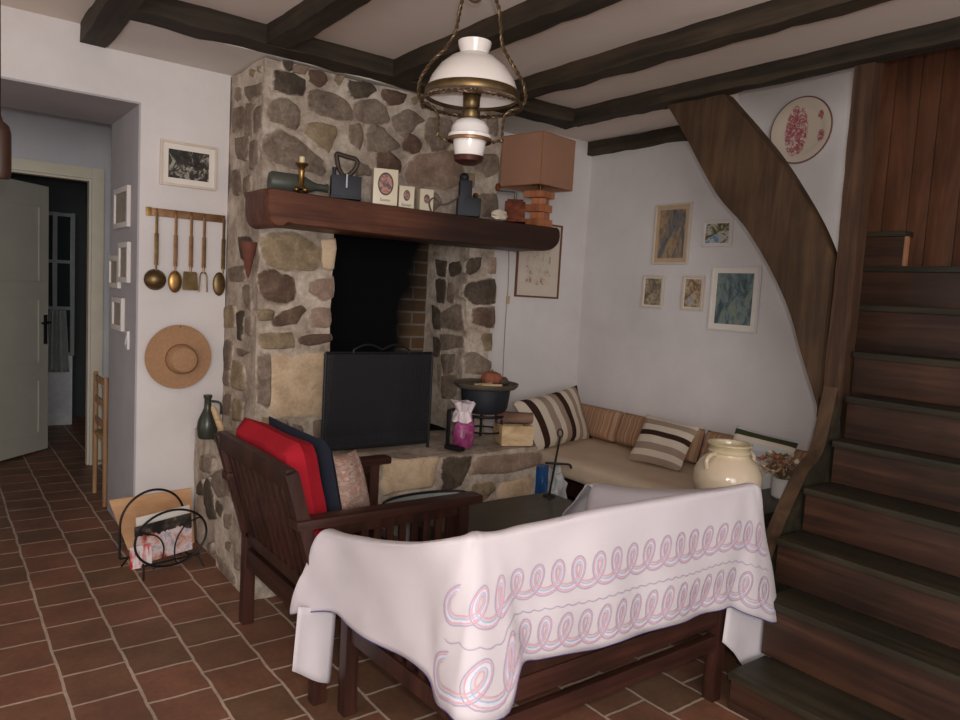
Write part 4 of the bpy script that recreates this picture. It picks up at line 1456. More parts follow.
# blue packet and crumpled plastic between hearth and daybed
m = MB(); m.box((3.03, 3.36, 0.235), (0.10, 0.14, 0.47), 0, Matrix.Rotation(0.2, 3, 'Z'), 0.012)
k = Nodes('blue_packet', 0.35, 0, 0.4)
k.base(k.ramp(k.noise(k.coord(scale=(1, 1, 0.4)), 18, 2), [(0.4, rgb(34, 78, 132)), (0.6, rgb(52, 106, 164)), (0.68, rgb(200, 206, 214))], 'CONSTANT'))
tag(k.m and m.build('blue_packet', k.m), 'tall blue packet standing against the end of the hearth', 'packet')
m = MB(); m.ball((3.185, 3.33, 0.12), (0.055, 0.09, 0.118), 0, 3, 0.8); m.ball((3.18, 3.33, 0.30), (0.055, 0.07, 0.13), 0, 3, 0.9)
tag(m.build('crumpled_bag', m_plain('grey_white_film', rgb(186, 188, 186), 0.3, 0, 0.25, 20), weld=0), 'crumpled grey white bag between the blue packet and the daybed', 'bag')
# grey basin with a dark rim standing before the hearth
bs = V3(2.08, 3.115, 0)
def ell(a):
    return 0.80/math.sqrt((0.60*math.cos(a))**2+(1.3333*math.sin(a))**2)
bas = thing('metal_basin', 'grey oval basin with dark rim under the hearth front', 'basin', bs)
m = MB()
m.lathe([(0, 0.0), (0.13, 0.0), (0.16, 0.10), (0.185, 0.28), (0.20, 0.425), (0.192, 0.425), (0.175, 0.28), (0.15, 0.11), (0, 0.02)], bs, 40, 0, (0, 0, 1), lambda r, h, a: (r*ell(a), h))
m.build('tub', m_plain('grey_zinc', rgb(150, 154, 150), 0.5, 0.3, 0.12), bas)
m = MB()
m.tube([bs+V3(math.cos(2*PI*q/40)*0.198*ell(2*PI*q/40), math.sin(2*PI*q/40)*0.198*ell(2*PI*q/40), 0.426) for q in range(40)], 0.008, 8, closed=True)
m.build('rim', iron, bas)

# side ledge: jug and brush
jb = P(207, 438, z=0.652)
jb = V3(jb.x, min(jb.y, 4.2), 0.652)
jug = thing('stoneware_bottle', 'dark glazed bottle on the side ledge of the hearth', 'bottle', jb)
m = MB()
m.lathe([(0, 0), (0.044, 0), (0.051, 0.015), (0.054, 0.06), (0.048, 0.10), (0.030, 0.14), (0.019, 0.165), (0.018, 0.215), (0.023, 0.222), (0.022, 0.235), (0.012, 0.235), (0, 0.20)], jb, 28)
m.build('body', m_plain('dark_green_glaze', rgb(52, 54, 46), 0.3, 0, 0.15), jug)
m = MB(); m.tube(catmull([jb+V3(0.02, -0.0, 0.20), jb+V3(0.06, -0.02, 0.19), jb+V3(0.065, -0.02, 0.13)], 4), 0.007, 8); m.build('handle', bpy.data.materials['dark_green_glaze'], jug)
m = MB()
hb = V3(jb.x+0.03, jb.y-0.10, 0.652)
brs = thing('hand_brush', 'pale wooden brush handle leaning by the dark bottle', 'brush', hb)
m.tube([hb+V3(0.03, 0.0, 0.0), hb+V3(0.01, 0.01, 0.08), hb+V3(-0.02, 0.03, 0.17), hb+V3(-0.025, 0.033, 0.185)], [0.016, 0.019, 0.015, 0.009], 12)
m.build('handle', pale_w, brs)
m = MB(); m.box(hb+V3(0.01, -0.03, 0.022), (0.07, 0.06, 0.05), 0, None, 0.012); m.build('bristle_head', m_plain('grey_bristles', rgb(92, 82, 72), 0.9), brs)

# ------------------------------------------------------------------ on the mantel beam
ZM = 1.962
def onm(u, y, z=ZM):
    """spot on the mantel at depth y that stands under photograph column u"""
    k_, dz = u-480.0, z-EYE.z
    x = (k_*(y*fwd.y+dz*fwd.z)-FPX*(y*RX.y+dz*RX.z))/(FPX*RX.x-k_*fwd.x)
    return V3(x, y, z)
a0 = onm(269, 3.68)+V3(0, 0, 0.057); a1 = onm(328, 3.64)+V3(0, 0, 0.057)
ax = (a1-a0).normalized(); Lb = (a1-a0).length
bt = thing('bottle', 'dusty dark green bottle lying on its side along the mantel', 'bottle', a0)
m = MB(); r_ = 0.053
m.lathe([(0, 0.012), (0.03, 0.004), (r_*0.9, 0.0), (r_, 0.012), (r_, Lb*0.52), (r_*0.82, Lb*0.6), (0.026, Lb*0.72), (0.019, Lb*0.8), (0.018, Lb*0.95), (0.022, Lb*0.96), (0.022, Lb*0.99), (0.012, Lb), (0, Lb)], a0-V3(0, 0, 0.004), 28, 0, ax)
m.build('glass', m_plain('dusty_green_glass', rgb(72, 74, 66), 0.45, 0, 0.2, 8), bt)

p = onm(301, 3.555)
cs = thing('candlestick', 'small brass candlestick holding a pale candle stub on the mantel', 'candlestick', p)
m = MB()
for a in (0.3, 1.87, 3.44, 5.0):
    m.ball(p+V3(math.cos(a)*0.03, math.sin(a)*0.03, 0.014), 0.0135, 0, 2)
m.build('ball_feet', brass, cs)
m = MB(); m.lathe([(0, 0.016), (0.026, 0.02), (0.022, 0.03), (0.015, 0.04), (0.0145, 0.10), (0.018, 0.112), (0.013, 0.118), (0.019, 0.13), (0.033, 0.142), (0.034, 0.147), (0.02, 0.145), (0.0, 0.143)], p, 24); m.build('stem', brass, cs)
m = MB(); m.lathe([(0, 0.143), (0.0135, 0.143), (0.0135, 0.176), (0.010, 0.18), (0, 0.178)], p, 18); m.build('candle', m_plain('candle_wax', rgb(226, 206, 168), 0.5), cs)

p = onm(345, 3.58)
ir = thing('box_iron', 'old black box iron with ring handle on the mantel', 'iron', p)
R = Matrix.Rotation(math.radians(-20), 3, 'Z')
m = MB(); m.box(p+V3(0, 0, 0.062), (0.155, 0.10, 0.115), 0, R, 0.006); m.box(p+V3(0, 0, 0.006), (0.162, 0.106, 0.012), 0, R, 0.002); m.build('box', cast, ir)
m = MB(); m.lathe([(0, 0.118), (0.010, 0.118), (0.010, 0.148), (0.013, 0.15), (0.012, 0.162), (0, 0.164)], p+R @ V3(-0.06, 0, 0), 14); m.build('latch', cast, ir)
hc = p+V3(0.0, 0, 0.178)
hp = [(-0.052, 0.055), (-0.028, 0.052), (0.01, 0.042), (0.045, 0.034), (0.058, 0.015), (0.045, -0.02), (0.012, -0.052), (-0.014, -0.052), (-0.038, -0.02), (-0.048, 0.02)]
m = MB(); m.tube(catmull([hc+rgt*a+V3(0, 0, b) for a, b in hp], 4, True), 0.0125, 10, closed=True); m.build('handle', m_plain('worn_handle', rgb(58, 46, 38), 0.5), ir)
m = MB(); m.tube([hc+V3(0, 0, -0.055), hc-V3(0, 0.0, 0.10)], 0.006, 8); m.box(p+R @ V3(0.0, -0.053, 0.09), (0.008, 0.006, 0.07), 0, R); m.build('hinge_pin', m_plain('worn_steel', rgb(130, 130, 130), 0.4, 0.8), ir)

# two picture tins and a pale box
tin_m = m_plain('cream_enamel', rgb(226, 212, 186), 0.35, 0, 0.04)
def tin(u, y, w_, h_, d_, rot, lb, oval, mark=True):
    p = onm(u, y)
    t = thing('storage_tin', lb, 'tin', p, 'cream tins on the mantel')
    R = Matrix.Rotation(rot, 3, 'Z')
    m = MB(); m.box(p+V3(0, 0, h_/2), (w_, d_, h_), 0, R, 0.006); tb_ = m.build('body', tin_m, t)
    f = R @ V3(0, -1, 0)
    sx = R @ V3(1, 0, 0)
    if oval:
        ox, oz = oval
        oc = p+f*(d_/2+0.0012)+V3(0, 0, h_*0.58)
        m = MB()
        m.prism([oc+sx*math.cos(2*PI*q/28)*ox+V3(0, 0, math.sin(2*PI*q/28)*oz) for q in range(28)], -f*0.002, 0)
        m.prism([oc+f*0.0008+sx*math.cos(2*PI*q/28)*ox*0.84+V3(0, 0, math.sin(2*PI*q/28)*oz*0.86) for q in range(28)], -f*0.002, 1)
        o = m.build('oval_portrait', [m_plain('dark_oval', rgb(74, 62, 60), 0.5), m_art('portrait_tones', [(0.3, rgb(70, 60, 70)), (0.48, rgb(120, 92, 92)), (0.56, rgb(196, 140, 120)), (0.7, rgb(140, 80, 70))], 26, 0.5)], tb_)
        o['label'] = 'oval portrait picture'
    if mark:
        # a short line of dark lettering strokes under the picture
        cu = bpy.data.curves.new('lettering', 'FONT')
        cu.body = 'Savon' if w_ > 0.08 else 'Thé'
        cu.size = 0.024 if w_ > 0.08 else 0.017
        cu.align_x = 'CENTER'
        tmp = bpy.data.objects.new('tmp', cu)
        me = bpy.data.meshes.new_from_object(tmp)
        bpy.data.objects.remove(tmp)
        o = bpy.data.objects.new('lettering', me)
        COL.objects.link(o)
        me.materials.append(m_plain('brown_lettering', rgb(96, 66, 52), 0.6))
        o.parent = tb_
        tr_ = Matrix((sx, V3(0, 0, 1), f)).transposed().to_4x4()
        tr_.translation = (p+f*(d_/2+0.0015)+V3(0, 0, h_*0.10))-Vector(t.location)
        o.matrix_local = tr_
    return t
tin(383.5, 3.62, 0.135, 0.195, 0.09, -0.35, 'taller cream tin with an oval portrait on the mantel', (0.043, 0.062))
tin(405, 3.64, 0.088, 0.125, 0.07, -0.35, 'smaller cream tin right of the tall portrait tin', (0.019, 0.03))
tin(424, 3.70, 0.085, 0.135, 0.07, -0.2, 'plain pale tin at the right of the portrait tins', (0.018, 0.026), False)

# black cast ornament with its cable
p = onm(468, 3.60)
tl_ = thing('hand_mill', 'black upright cast metal mill with a loop of cable on the mantel', 'mill', p)
m = MB(); m.box(p+V3(0.0, 0, 0.055), (0.14, 0.09, 0.11), 0, Matrix.Rotation(-0.5, 3, 'Z'), 0.01); m.build('base', cast, tl_)
m = MB(); m.box(p+V3(-0.03, 0, 0.13), (0.075, 0.06, 0.16), 0, Matrix.Rotation(-0.4, 3, 'Z'), 0.012); m.build('column', cast, tl_)
m = MB(); m.ball(p+V3(-0.042, 0, 0.225), (0.03, 0.03, 0.028)); m.build('knob', cast, tl_)
m = MB(); m.lathe([(0, 0), (0.014, 0.0), (0.02, 0.012), (0.012, 0.03), (0, 0.034)], p+V3(0.04, -0.01, 0.112), 16); m.build('brass_cap', brass, tl_)
m = MB(); m.tube(catmull([p+V3(-0.05, 0.0, 0.13), p+V3(-0.12, 0.02, 0.07), p+V3(-0.18, 0.03, 0.055), p+V3(-0.21, 0.05, 0.09), p+V3(-0.24, 0.06, 0.06), p+V3(-0.23, 0.05, 0.008)], 5), 0.005, 8)
m.build('cable', m_plain('grey_cable', rgb(96, 84, 74), 0.6), tl_)
p = onm(499, 3.53)
m = MB(); m.ball(p+V3(0, 0, 0.026), (0.065, 0.03, 0.028), 0, 3, 0.5)
tag(m.build('seashell', m_plain('shell_cream', rgb(214, 200, 180), 0.5, 0, 0.1, 30, 0.4)), 'pale lumpy seashell at the right of the black mill', 'shell')
p = onm(514, 3.575)
mill = thing('coffee_mill', 'brown wooden coffee mill with iron crank on the mantel', 'coffee mill', p)
mw = m_wood('mill_wood', rgb(66, 32, 20), rgb(98, 50, 32), rgb(126, 72, 48), 'x', 0.7, 22, 0.1, 0.15)
R = Matrix.Rotation(math.radians(-38), 3, 'Z')
m = MB(); m.box(p+V3(0, 0, 0.065), (0.125, 0.125, 0.115), 0, R, 0.004); m.box(p+V3(0, 0, 0.006), (0.142, 0.142, 0.012), 0, R, 0.003); m.box(p+V3(0, 0, 0.127), (0.10, 0.10, 0.02), 0, R, 0.006); m.build('box', mw, mill)
m = MB(); m.box(p+R @ V3(0, -0.065, 0.04), (0.09, 0.008, 0.05), 0, R, 0.002); m.build('drawer', mw, mill)
m = MB(); m.tube([p+V3(0, 0, 0.13), p+V3(0, 0, 0.19)], 0.009, 10); cpos = p+V3(0, 0, 0.185); m.tube([cpos, cpos-rgt*0.112+V3(0, 0, 0.004)], 0.0055, 8); crk = m.build('crank', m_plain('grey_steel', rgb(96, 92, 88), 0.4, 0.7), mill)
m = MB(); m.lathe([(0, 0), (0.012, 0.003), (0.019, 0.025), (0.013, 0.042), (0, 0.048)], cpos-rgt*0.112+V3(0, 0, 0.002), 16); m.build('crank_knob', mw, crk)

# table lamp with stacked block foot
p = onm(538, 3.64)
lamp = thing('table_lamp', 'orange wooden block lamp with square brown shade on the mantel end', 'table lamp', p)
bk = m_wood('orange_block_wood', rgb(140, 82, 54), rgb(172, 108, 74), rgb(192, 130, 94), 'z', 0.5)
zz = 0.0
for hh, ww, rot, off in ((0.05, 0.13, 0.15, 0.0), (0.042, 0.10, 0.5, 0.01), (0.05, 0.125, 0.15, -0.004), (0.04, 0.095, 0.6, 0.006), (0.042, 0.145, 0.3, -0.004)):
    m = MB(); m.box(p+V3(off, 0, zz+hh/2), (ww, ww, hh-0.002), 0, Matrix.Rotation(rot, 3, 'Z'), 0.003); m.build('block', bk, lamp)
    zz += hh
m = MB(); m.tube([p+V3(0, 0, zz), p+V3(0, 0, zz+0.06)], 0.011, 10); m.lathe([(0.017, 0.03), (0.017, 0.075), (0, 0.075)], p+V3(0, 0, zz), 14); m.build('socket', brass_dk, lamp)
shade_m = m_fabric('brown_shade_cloth', rgb(156, 116, 94), 0.06, 420)
sh = 0.315; zs = zz+0.02
yawS = math.radians(45-37+2)
Rz = Matrix.Rotation(yawS, 3, 'Z')
def quad_ring(hw, z):
    return [p-rgt*0.028+Rz @ V3(a*hw, b*hw, z) for a, b in ((-1, -1), (1, -1), (1, 1), (-1, 1))]
m = MB()
oa, ob, ia, ib = quad_ring(0.165, zs), quad_ring(0.165, zs+sh), quad_ring(0.161, zs), quad_ring(0.161, zs+sh)
for i in range(4):
    j = (i+1) % 4
    for qd in ((oa[i], oa[j], ob[j], ob[i]), (ia[j], ia[i], ib[i], ib[j]), (oa[j], oa[i], ia[i], ia[j]), (ob[i], ob[j], ib[j], ib[i])):
        m.face([m.bm.verts.new(Vector(v)) for v in qd])
lsh = m.build('lamp_shade', shade_m, lamp, weld=0.0003)
m = MB()
for i in range(4):
    m.bar(oa[i], ob[i], 0.006, 0.006, (1, 0, 0))
    m.bar(oa[i], oa[(i+1) % 4], 0.006, 0.006, (0, 0, 1)); m.bar(ob[i], ob[(i+1) % 4], 0.006, 0.006, (0, 0, 1))
m.bar(ia[0]+V3(0, 0, 0.05), ia[2]+V3(0, 0, 0.05), 0.005, 0.005, (0, 0, 1)); m.bar(ia[1]+V3(0, 0, 0.05), ia[3]+V3(0, 0, 0.05), 0.005, 0.005, (0, 0, 1))
m.build('shade_trim', m_plain('shade_edging', rgb(146, 96, 66), 0.7), lsh)
m = MB()
wp = [P(u, v, y=4.243) for u, v in ((509, 236), (509, 262), (508, 290), (507, 300), (505, 330), (503, 372), (502, 400))]
m.tube(catmull([p+V3(0.02, 0.08, 0.02), p+V3(0.0, 0.20, 0.012)]+[V3(wp[0].x, 4.16, wp[0].z+0.06)]+wp, 4), 0.0035, 6)
crd = m.build('cord', m_plain('lamp_cord', rgb(150, 138, 120), 0.6), lamp)
m = MB(); m.box(P(508, 300, y=4.238), (0.026, 0.016, 0.062), 0, None, 0.006); m.build('cord_switch', m_plain('beige_switch', rgb(190, 164, 130), 0.5), crd)

# small red clay cone on the chimney corner
cp = P(249, 242, x=1.345)
m = MB(); m.lathe([(0, -0.19), (0.010, -0.17), (0.040, -0.02), (0.042, 0.0), (0.034, 0.0), (0, -0.05)], cp, 24, 0, (0, 0, 1))
wpk = m.build('wall_vase', m_plain('red_clay', rgb(106, 60, 48), 0.8, 0, 0.25))
tag(wpk, 'pointed red clay wall vase hung on the chimney corner', 'wall vase')
# ------------------------------------------------------------------ pictures
def picture(name, lab, org, ux, nrm, wd, ht, fr, depth, frame_mat, mat_w, mat_mat, art_mat, group=None, cat='picture', tilt=0.0):
    """framed picture: org is the centre on the wall, ux runs along its width, nrm points into the room"""
    org, ux, nrm = Vector(org), Vector(ux).normalized(), Vector(nrm).normalized()
    uz = V3(0, 0, 1)
    if tilt:
        ux2 = ux*math.cos(tilt)+uz*math.sin(tilt)
        uz = uz*math.cos(tilt)-ux*math.sin(tilt)
        ux = ux2
    R = Matrix((ux, nrm, uz)).transposed()
    if R.determinant() < 0:
        R = Matrix((-ux, nrm, uz)).transposed()
    t = thing(name, lab, cat, org, group)
    m = MB()
    for sx in (-1, 1):
        m.box(org+ux*sx*(wd/2-fr/2)+nrm*depth/2, (fr, depth, ht), 0, R, 0.002)
        m.box(org+uz*sx*(ht/2-fr/2)+nrm*depth/2, (wd-2*fr, depth, fr), 0, R, 0.002)
    m.build('frame', frame_mat, t)
    m = MB(); m.box(org+nrm*depth*0.3, (wd-2*fr+0.002, depth*0.4, ht-2*fr+0.002), 0, R); mnt = m.build('mount', mat_mat, t)
    if art_mat is not None:
        m = MB(); m.box(org+nrm*depth*0.34+uz*(0.0), (wd-2*fr-2*mat_w, depth*0.44, ht-2*fr-2*mat_w), 0, R); m.build('print', art_mat, mnt)
    return t
paper = m_plain('white_mount', rgb(226, 218, 208), 0.8, 0, 0.03)
tanpaper = m_plain('tan_mount', rgb(190, 164, 134), 0.8, 0, 0.06)
cream_fr = m_plain('cream_frame', rgb(206, 192, 176), 0.5, 0, 0.05)
pale_fr = m_plain('pale_frame', rgb(214, 206, 202), 0.5, 0, 0.04)
brown_fr = m_plain('brown_frame', rgb(112, 70, 52), 0.5, 0, 0.1)
XW = XR-0.008
def rpic(name, lab, corners, fr, fm, mw_, mm, am, **kw):
    pts = [P(u, v, x=XW) for u, v in corners]
    c = sum(pts, Vector())/4
    wd = abs(((pts[0].y-pts[1].y)+(pts[3].y-pts[2].y))/2)
    ht = abs(((pts[0].z-pts[3].z)+(pts[1].z-pts[2].z))/2)
    return picture(name, lab, c, (0, -1, 0), (-1, 0, 0), wd, ht, fr, 0.016, fm, mw_, mm, am, **kw)
PG = 'framed prints above the daybed'
rpic('framed_picture', 'tall tan framed print of old buildings, upper left above the daybed', ((657, 204), (693, 203), (688, 265), (653, 264)), 0.014, cream_fr, 0.03, tanpaper, m_art('old_town_tones', [(0.3, rgb(62, 58, 56)), (0.42, rgb(96, 104, 112)), (0.52, rgb(142, 120, 96)), (0.62, rgb(176, 148, 116)), (0.7, rgb(120, 92, 70))], 13, 0.8, (1, 1.3, 0.6)), group=PG)
rpic('framed_picture', 'small wide framed landscape with blue sky, right of the tall tan print', ((704.5, 219.5), (733, 220.5), (732, 247), (702.5, 246.5)), 0.018, pale_fr, 0.006, paper, m_art('bright_landscape', [(0.3, rgb(44, 52, 36)), (0.44, rgb(96, 96, 60)), (0.52, rgb(206, 196, 176)), (0.6, rgb(92, 140, 178)), (0.72, rgb(120, 160, 190))], 16, 0.8, (1, 0.7, 1.2)), group=PG)
rpic('framed_picture', 'smallest framed print with an arched scene, lower left of the group', ((644.5, 275), (665, 276), (662.5, 308.5), (642, 307.5)), 0.016, cream_fr, 0.006, paper, m_art('arched_scene', [(0.3, rgb(70, 62, 54)), (0.45, rgb(120, 108, 90)), (0.6, rgb(172, 158, 134))], 20, 1.0), group=PG)
rpic('framed_picture', 'small upright framed village print between the smallest and the largest', ((684, 275.5), (705.5, 276), (703, 311.5), (681.5, 310)), 0.018, cream_fr, 0.006, paper, m_art('village_print', [(0.3, rgb(84, 66, 52)), (0.45, rgb(140, 112, 84)), (0.55, rgb(190, 170, 140)), (0.66, rgb(120, 150, 176))], 20, 0.6), group=PG)
rpic('framed_picture', 'largest framed print of a blue green river with trees', ((714, 265.5), (763.5, 267), (755.5, 333), (708, 330)), 0.012, pale_fr, 0.034, paper, m_art('river_scene', [(0.28, rgb(44, 48, 48)), (0.42, rgb(76, 94, 98)), (0.52, rgb(116, 132, 134)), (0.6, rgb(136, 144, 120)), (0.7, rgb(88, 112, 124))], 9, 1.2, (1, 1, 0.7)), group=PG)
fp = [P(u, v, y=WB-0.004) for u, v in ((562, 226), (558, 299), (514, 296))]
wd, ht = fp[0].x-fp[2].x, fp[0].z-fp[1].z
k = Nodes('pale_sketch', 0.7, 0, 0.2)
f = k.noise(k.coord(), 14, 5, 0.7, 0.5)
k.base(k.ramp(f, [(0.35, rgb(150, 100, 90)), (0.42, rgb(200, 184, 168)), (0.6, rgb(210, 198, 184)), (0.68, rgb(160, 130, 118))]))
picture('framed_picture', 'brown framed pale sketch hanging behind the table lamp and mantel end', ((fp[0].x+fp[2].x)/2, WB-0.002, (fp[0].z+fp[1].z)/2), (1, 0, 0), (0, -1, 0), wd, ht, 0.014, 0.016, brown_fr, 0.085, m_plain('sketch_paper', rgb(208, 194, 180), 0.8, 0, 0.03), k.m)
lp = [P(u, v, y=WL-0.002) for u, v in ((160, 139), (217, 147.7), (215.5, 191.5), (159.3, 184.3))]
k = Nodes('dark_etching', 0.5, 0, 0.3)
f = k.noise(k.coord(), 12, 5, 0.75, 0.8)
k.base(k.ramp(f, [(0.4, rgb(30, 28, 26)), (0.52, rgb(60, 56, 50)), (0.6, rgb(170, 164, 150)), (0.7, rgb(70, 64, 56))]))
picture('framed_picture', 'black and white vaulted print in a pale frame above the utensil rack', sum(lp, Vector())/4, (1, 0, 0), (0, -1, 0), lp[1].x-lp[0].x, lp[0].z-lp[3].z, 0.014, 0.016, cream_fr, 0.03, paper, k.m)
GX = 0.9045
for (u0, v0, u1, v1), lab in (((117, 188, 130.5, 228), 'highest small pale frame on the grey opening lining'), ((121.5, 242.5, 130.5, 282.5), 'small pale frame nearest the room edge, middle of the grey lining'), ((112, 256, 121, 288), 'small pale frame farthest from the room on the grey lining'), ((115, 297.5, 124.5, 330), 'lowest small pale frame on the grey opening lining')):
    a, b = P(u0, v0, x=GX), P(u1, v1, x=GX)
    yc, zc = (a.y+b.y)/2, (P((u0+u1)/2, v0, x=GX).z+P((u0+u1)/2, v1, x=GX).z)/2
    picture('framed_picture', lab, (GX, yc, zc), (0, 1, 0), (-1, 0, 0), abs(a.y-b.y), abs(P((u0+u1)/2, v0, x=GX).z-P((u0+u1)/2, v1, x=GX).z), 0.03, 0.02, pale_fr, 0.01, m_plain('grey_print', rgb(150, 140, 128), 0.6, 0, 0.2, 30), None, group='small frames on the grey lining')
sw_ = P(128, 340, x=GX)
sw1 = thing('light_switch', 'small white light switch on the grey lining under the frames', 'switch', sw_)
m = MB(); m.box(sw_+V3(-0.005, 0, 0), (0.012, 0.075, 0.105), 0, None, 0.004); swp = m.build('plate', white_cer, sw1)
m = MB(); m.box(sw_+V3(-0.013, 0, 0), (0.008, 0.03, 0.05), 0, Matrix.Rotation(0.12, 3, 'Y'), 0.002); m.build('rocker', m_plain('grey_rocker', rgb(170, 170, 172), 0.4), swp)

# painted platter
pcn = P(803, 131, x=XW)
pl = thing('platter', 'round cream platter with red flowers on the wall above the stairs', 'plate', V3(XR-0.004, pcn.y, pcn.z))
pr_ = 0.198
m = MB(); m.lathe([(0, 0.012), (pr_*0.60, 0.012), (pr_*0.68, 0.016), (pr_*0.97, 0.034), (pr_*0.995, 0.032), (pr_, 0.028), (pr_*0.7, 0.004), (0, 0.002)], V3(XR-0.009, pcn.y, pcn.z), 56, 0, (-1, 0, 0))
k = Nodes('cream_faience', 0.3, 0, 0.45)
v = k.coord()
sp = k.n('ShaderNodeSeparateXYZ'); k.l(v, sp.inputs[0])
def ellipse(cy, cz, ry, rz):
    a = k.math('DIVIDE', k.math('SUBTRACT', sp.outputs['Y'], cy), ry)
    b = k.math('DIVIDE', k.math('SUBTRACT', sp.outputs['Z'], cz), rz)
    return k.math('ADD', k.math('MULTIPLY', a, a), k.math('MULTIPLY', b, b))
n1 = k.noise(v, 38, 4, 0.7, 1.2)
n2 = k.noise(v, 90, 3, 0.7)
m1 = k.math('MINIMUM', ellipse(0.035, 0.0, 0.074, 0.15), k.math('MINIMUM', ellipse(-0.115, 0.075, 0.02, 0.026), ellipse(-0.125, -0.045, 0.024, 0.036)))
inside = k.math('LESS_THAN', k.math('ADD', m1, k.math('MULTIPLY', k.math('SUBTRACT', n1, 0.5), 1.6)), 1.0)
pat = k.math('MULTIPLY', inside, k.math('GREATER_THAN', k.math('ADD', n1, k.math('MULTIPLY', n2, 0.4)), 0.66))
flower = k.ramp(n2, [(0.35, rgb(150, 62, 74)), (0.65, rgb(186, 110, 118))])
rim_ = k.math('GREATER_THAN', ellipse(0, 0, pr_*0.955, pr_*0.955), 1.0)
c1 = k.mix(pat, rgb(216, 200, 182), flower)
k.base(k.mix(rim_, c1, rgb(128, 84, 82)))
m.build('dish', k.m, pl)

# utensil rack with five hanging tools
rA, rB = P(147, 211, y=4.305), P(225, 220.5, y=4.305)
rz = rA.z
rack = thing('utensil_rack', 'brass and copper rail on the white wall holding kitchen tools', 'rack', V3((rA.x+rB.x)/2, 4.31, rz))
m = MB(); m.bounds((rA.x, 4.300, rz-0.021), (rB.x, 4.318, rz+0.021), 0, 0.003); rl_ = m.build('rail', copper, rack)
m = MB(); m.bounds((rA.x-0.004, 4.297, rz-0.023), (rA.x+0.022, 4.319, rz+0.023), 0, 0.003); m.build('end_plate', brass, rl_)
def hookx(u):
    return P(u, 214, y=4.29).x
tools = ((156.7, 'ladle', 'round brass ladle hanging at the left end of the rail'), (176, 'spoon', 'oval brass spoon hanging second on the rail'), (191.5, 'spatula', 'square brass spatula hanging in the middle of the rail'),
         (204.5, 'meat_fork', 'two-pronged meat fork with copper handle on the rail'), (224, 'skimmer', 'flat brown skimmer hanging edgewise at the right end of the rail'))
for u, nm, lb in tools:
    x = hookx(u)
    yq = 4.284
    t = thing(nm, lb, nm.replace('_', ' '), V3(x, yq, rz), 'brass kitchen tools on the rail')
    m = MB(); m.tube([V3(x, 4.299, rz+0.012), V3(x, yq-0.004, rz+0.016), V3(x, yq-0.004, rz-0.004)], 0.003, 6); m.build('hook', brass_dk, t)
    z1 = rz-0.312
    hm_ = copper if nm in ('spatula', 'meat_fork', 'spoon') else brass_dk
    m = MB()
    m.bar(V3(x, yq, rz-0.002), V3(x, yq, rz-0.12), 0.016, 0.005, (1, 0, 0)); m.bar(V3(x, yq, rz-0.115), V3(x, yq, z1+0.025), 0.023, 0.006, (1, 0, 0)); m.tube([V3(x, yq, z1+0.03), V3(x, yq, z1-0.005)], [0.006, 0.005], 8)
    m.build('handle', hm_, t)
    m = MB()
    if nm == 'ladle':
        m.lathe([(0, 0.0), (0.03, 0.006), (0.05, 0.022), (0.058, 0.042), (0.054, 0.042), (0.044, 0.024), (0, 0.008)], V3(x, 4.305-0.045, z1-0.055), 32, 0, (0, 1, 0)); 
        m.build('bowl', brass_dk, t)
    elif nm in ('spoon', 'skimmer'):
        rx_, rz_ = (0.037, 0.062) if nm == 'spoon' else (0.036, 0.068)
        m.ball(V3(x-(0.02 if nm == 'skimmer' else 0), yq, z1-0.060), (rx_, 0.012, rz_), 0, 3)
        m.build('bowl', brass if nm == 'spoon' else brass_dk, t)
    elif nm == 'spatula':
        m.prism([V3(x+a, yq-0.003, z1+b) for a, b in ((-0.036, 0.0), (0.03, 0.0), (0.034, -0.006), (0.044, -0.098), (0.04, -0.103), (-0.038, -0.103), (-0.042, -0.098), (-0.038, -0.006))], (0, 0.005, 0))
        m.build('blade', brass_dk, t)
    else:
        m.tube(catmull([V3(x-0.022, yq, z1-0.11), V3(x-0.019, yq, z1-0.03), V3(x-0.012, yq, z1-0.004), V3(x, yq, z1), V3(x+0.012, yq, z1-0.004), V3(x+0.019, yq, z1-0.03), V3(x+0.022, yq, z1-0.11)], 3), 0.004, 8)
        m.build('prongs', brass_dk, t)

# straw hat
hc = P(179, 357, y=4.27)
hat = thing('straw_hat', 'round tan straw hat hung on the white wall', 'hat', V3(hc.x, 4.30, hc.z))
straw = m_plain('tan_straw', rgb(164, 126, 94), 0.85, 0, 0.1, 60, 0.5)
def hw(r, h, a):
    return (r*(1+0.015*math.cos(3*a+0.4)), h+0.016*math.sin(2*a+0.7)*(r/0.19)**2*(1 if r > 0.1 else 0))
m = MB(); m.lathe([(0.06, 0.012), (0.12, 0.012), (0.155, 0.018), (0.178, 0.026), (0.1795, 0.029), (0.155, 0.024), (0.12, 0.017), (0.06, 0.018)], V3(hc.x, 4.296, hc.z), 56, 0, (0, -1, 0), hw); m.build('brim', straw, hat)
hk = V3(hc.x+0.014, 4.296, hc.z-0.012)
m = MB(); m.lathe([(0.0855, 0.012), (0.083, 0.04), (0.078, 0.072), (0.066, 0.092), (0.04, 0.10), (0, 0.096)], hk, 48, 0, (0, -1, 0)); crw = m.build('crown', straw, hat)
m = MB(); m.lathe([(0.0862, 0.018), (0.0845, 0.034), (0.0835, 0.034), (0.0845, 0.018)], hk, 48, 0, (0, -1, 0)); m.build('hat_band', m_plain('hat_band_cord', rgb(140, 96, 66), 0.8), crw)
m = MB(); m.tube([V3(hc.x+0.002, 4.316, hc.z+0.167), V3(hc.x+0.002, 4.258, hc.z+0.171)], 0.004, 8); m.build('nail', iron, hat)

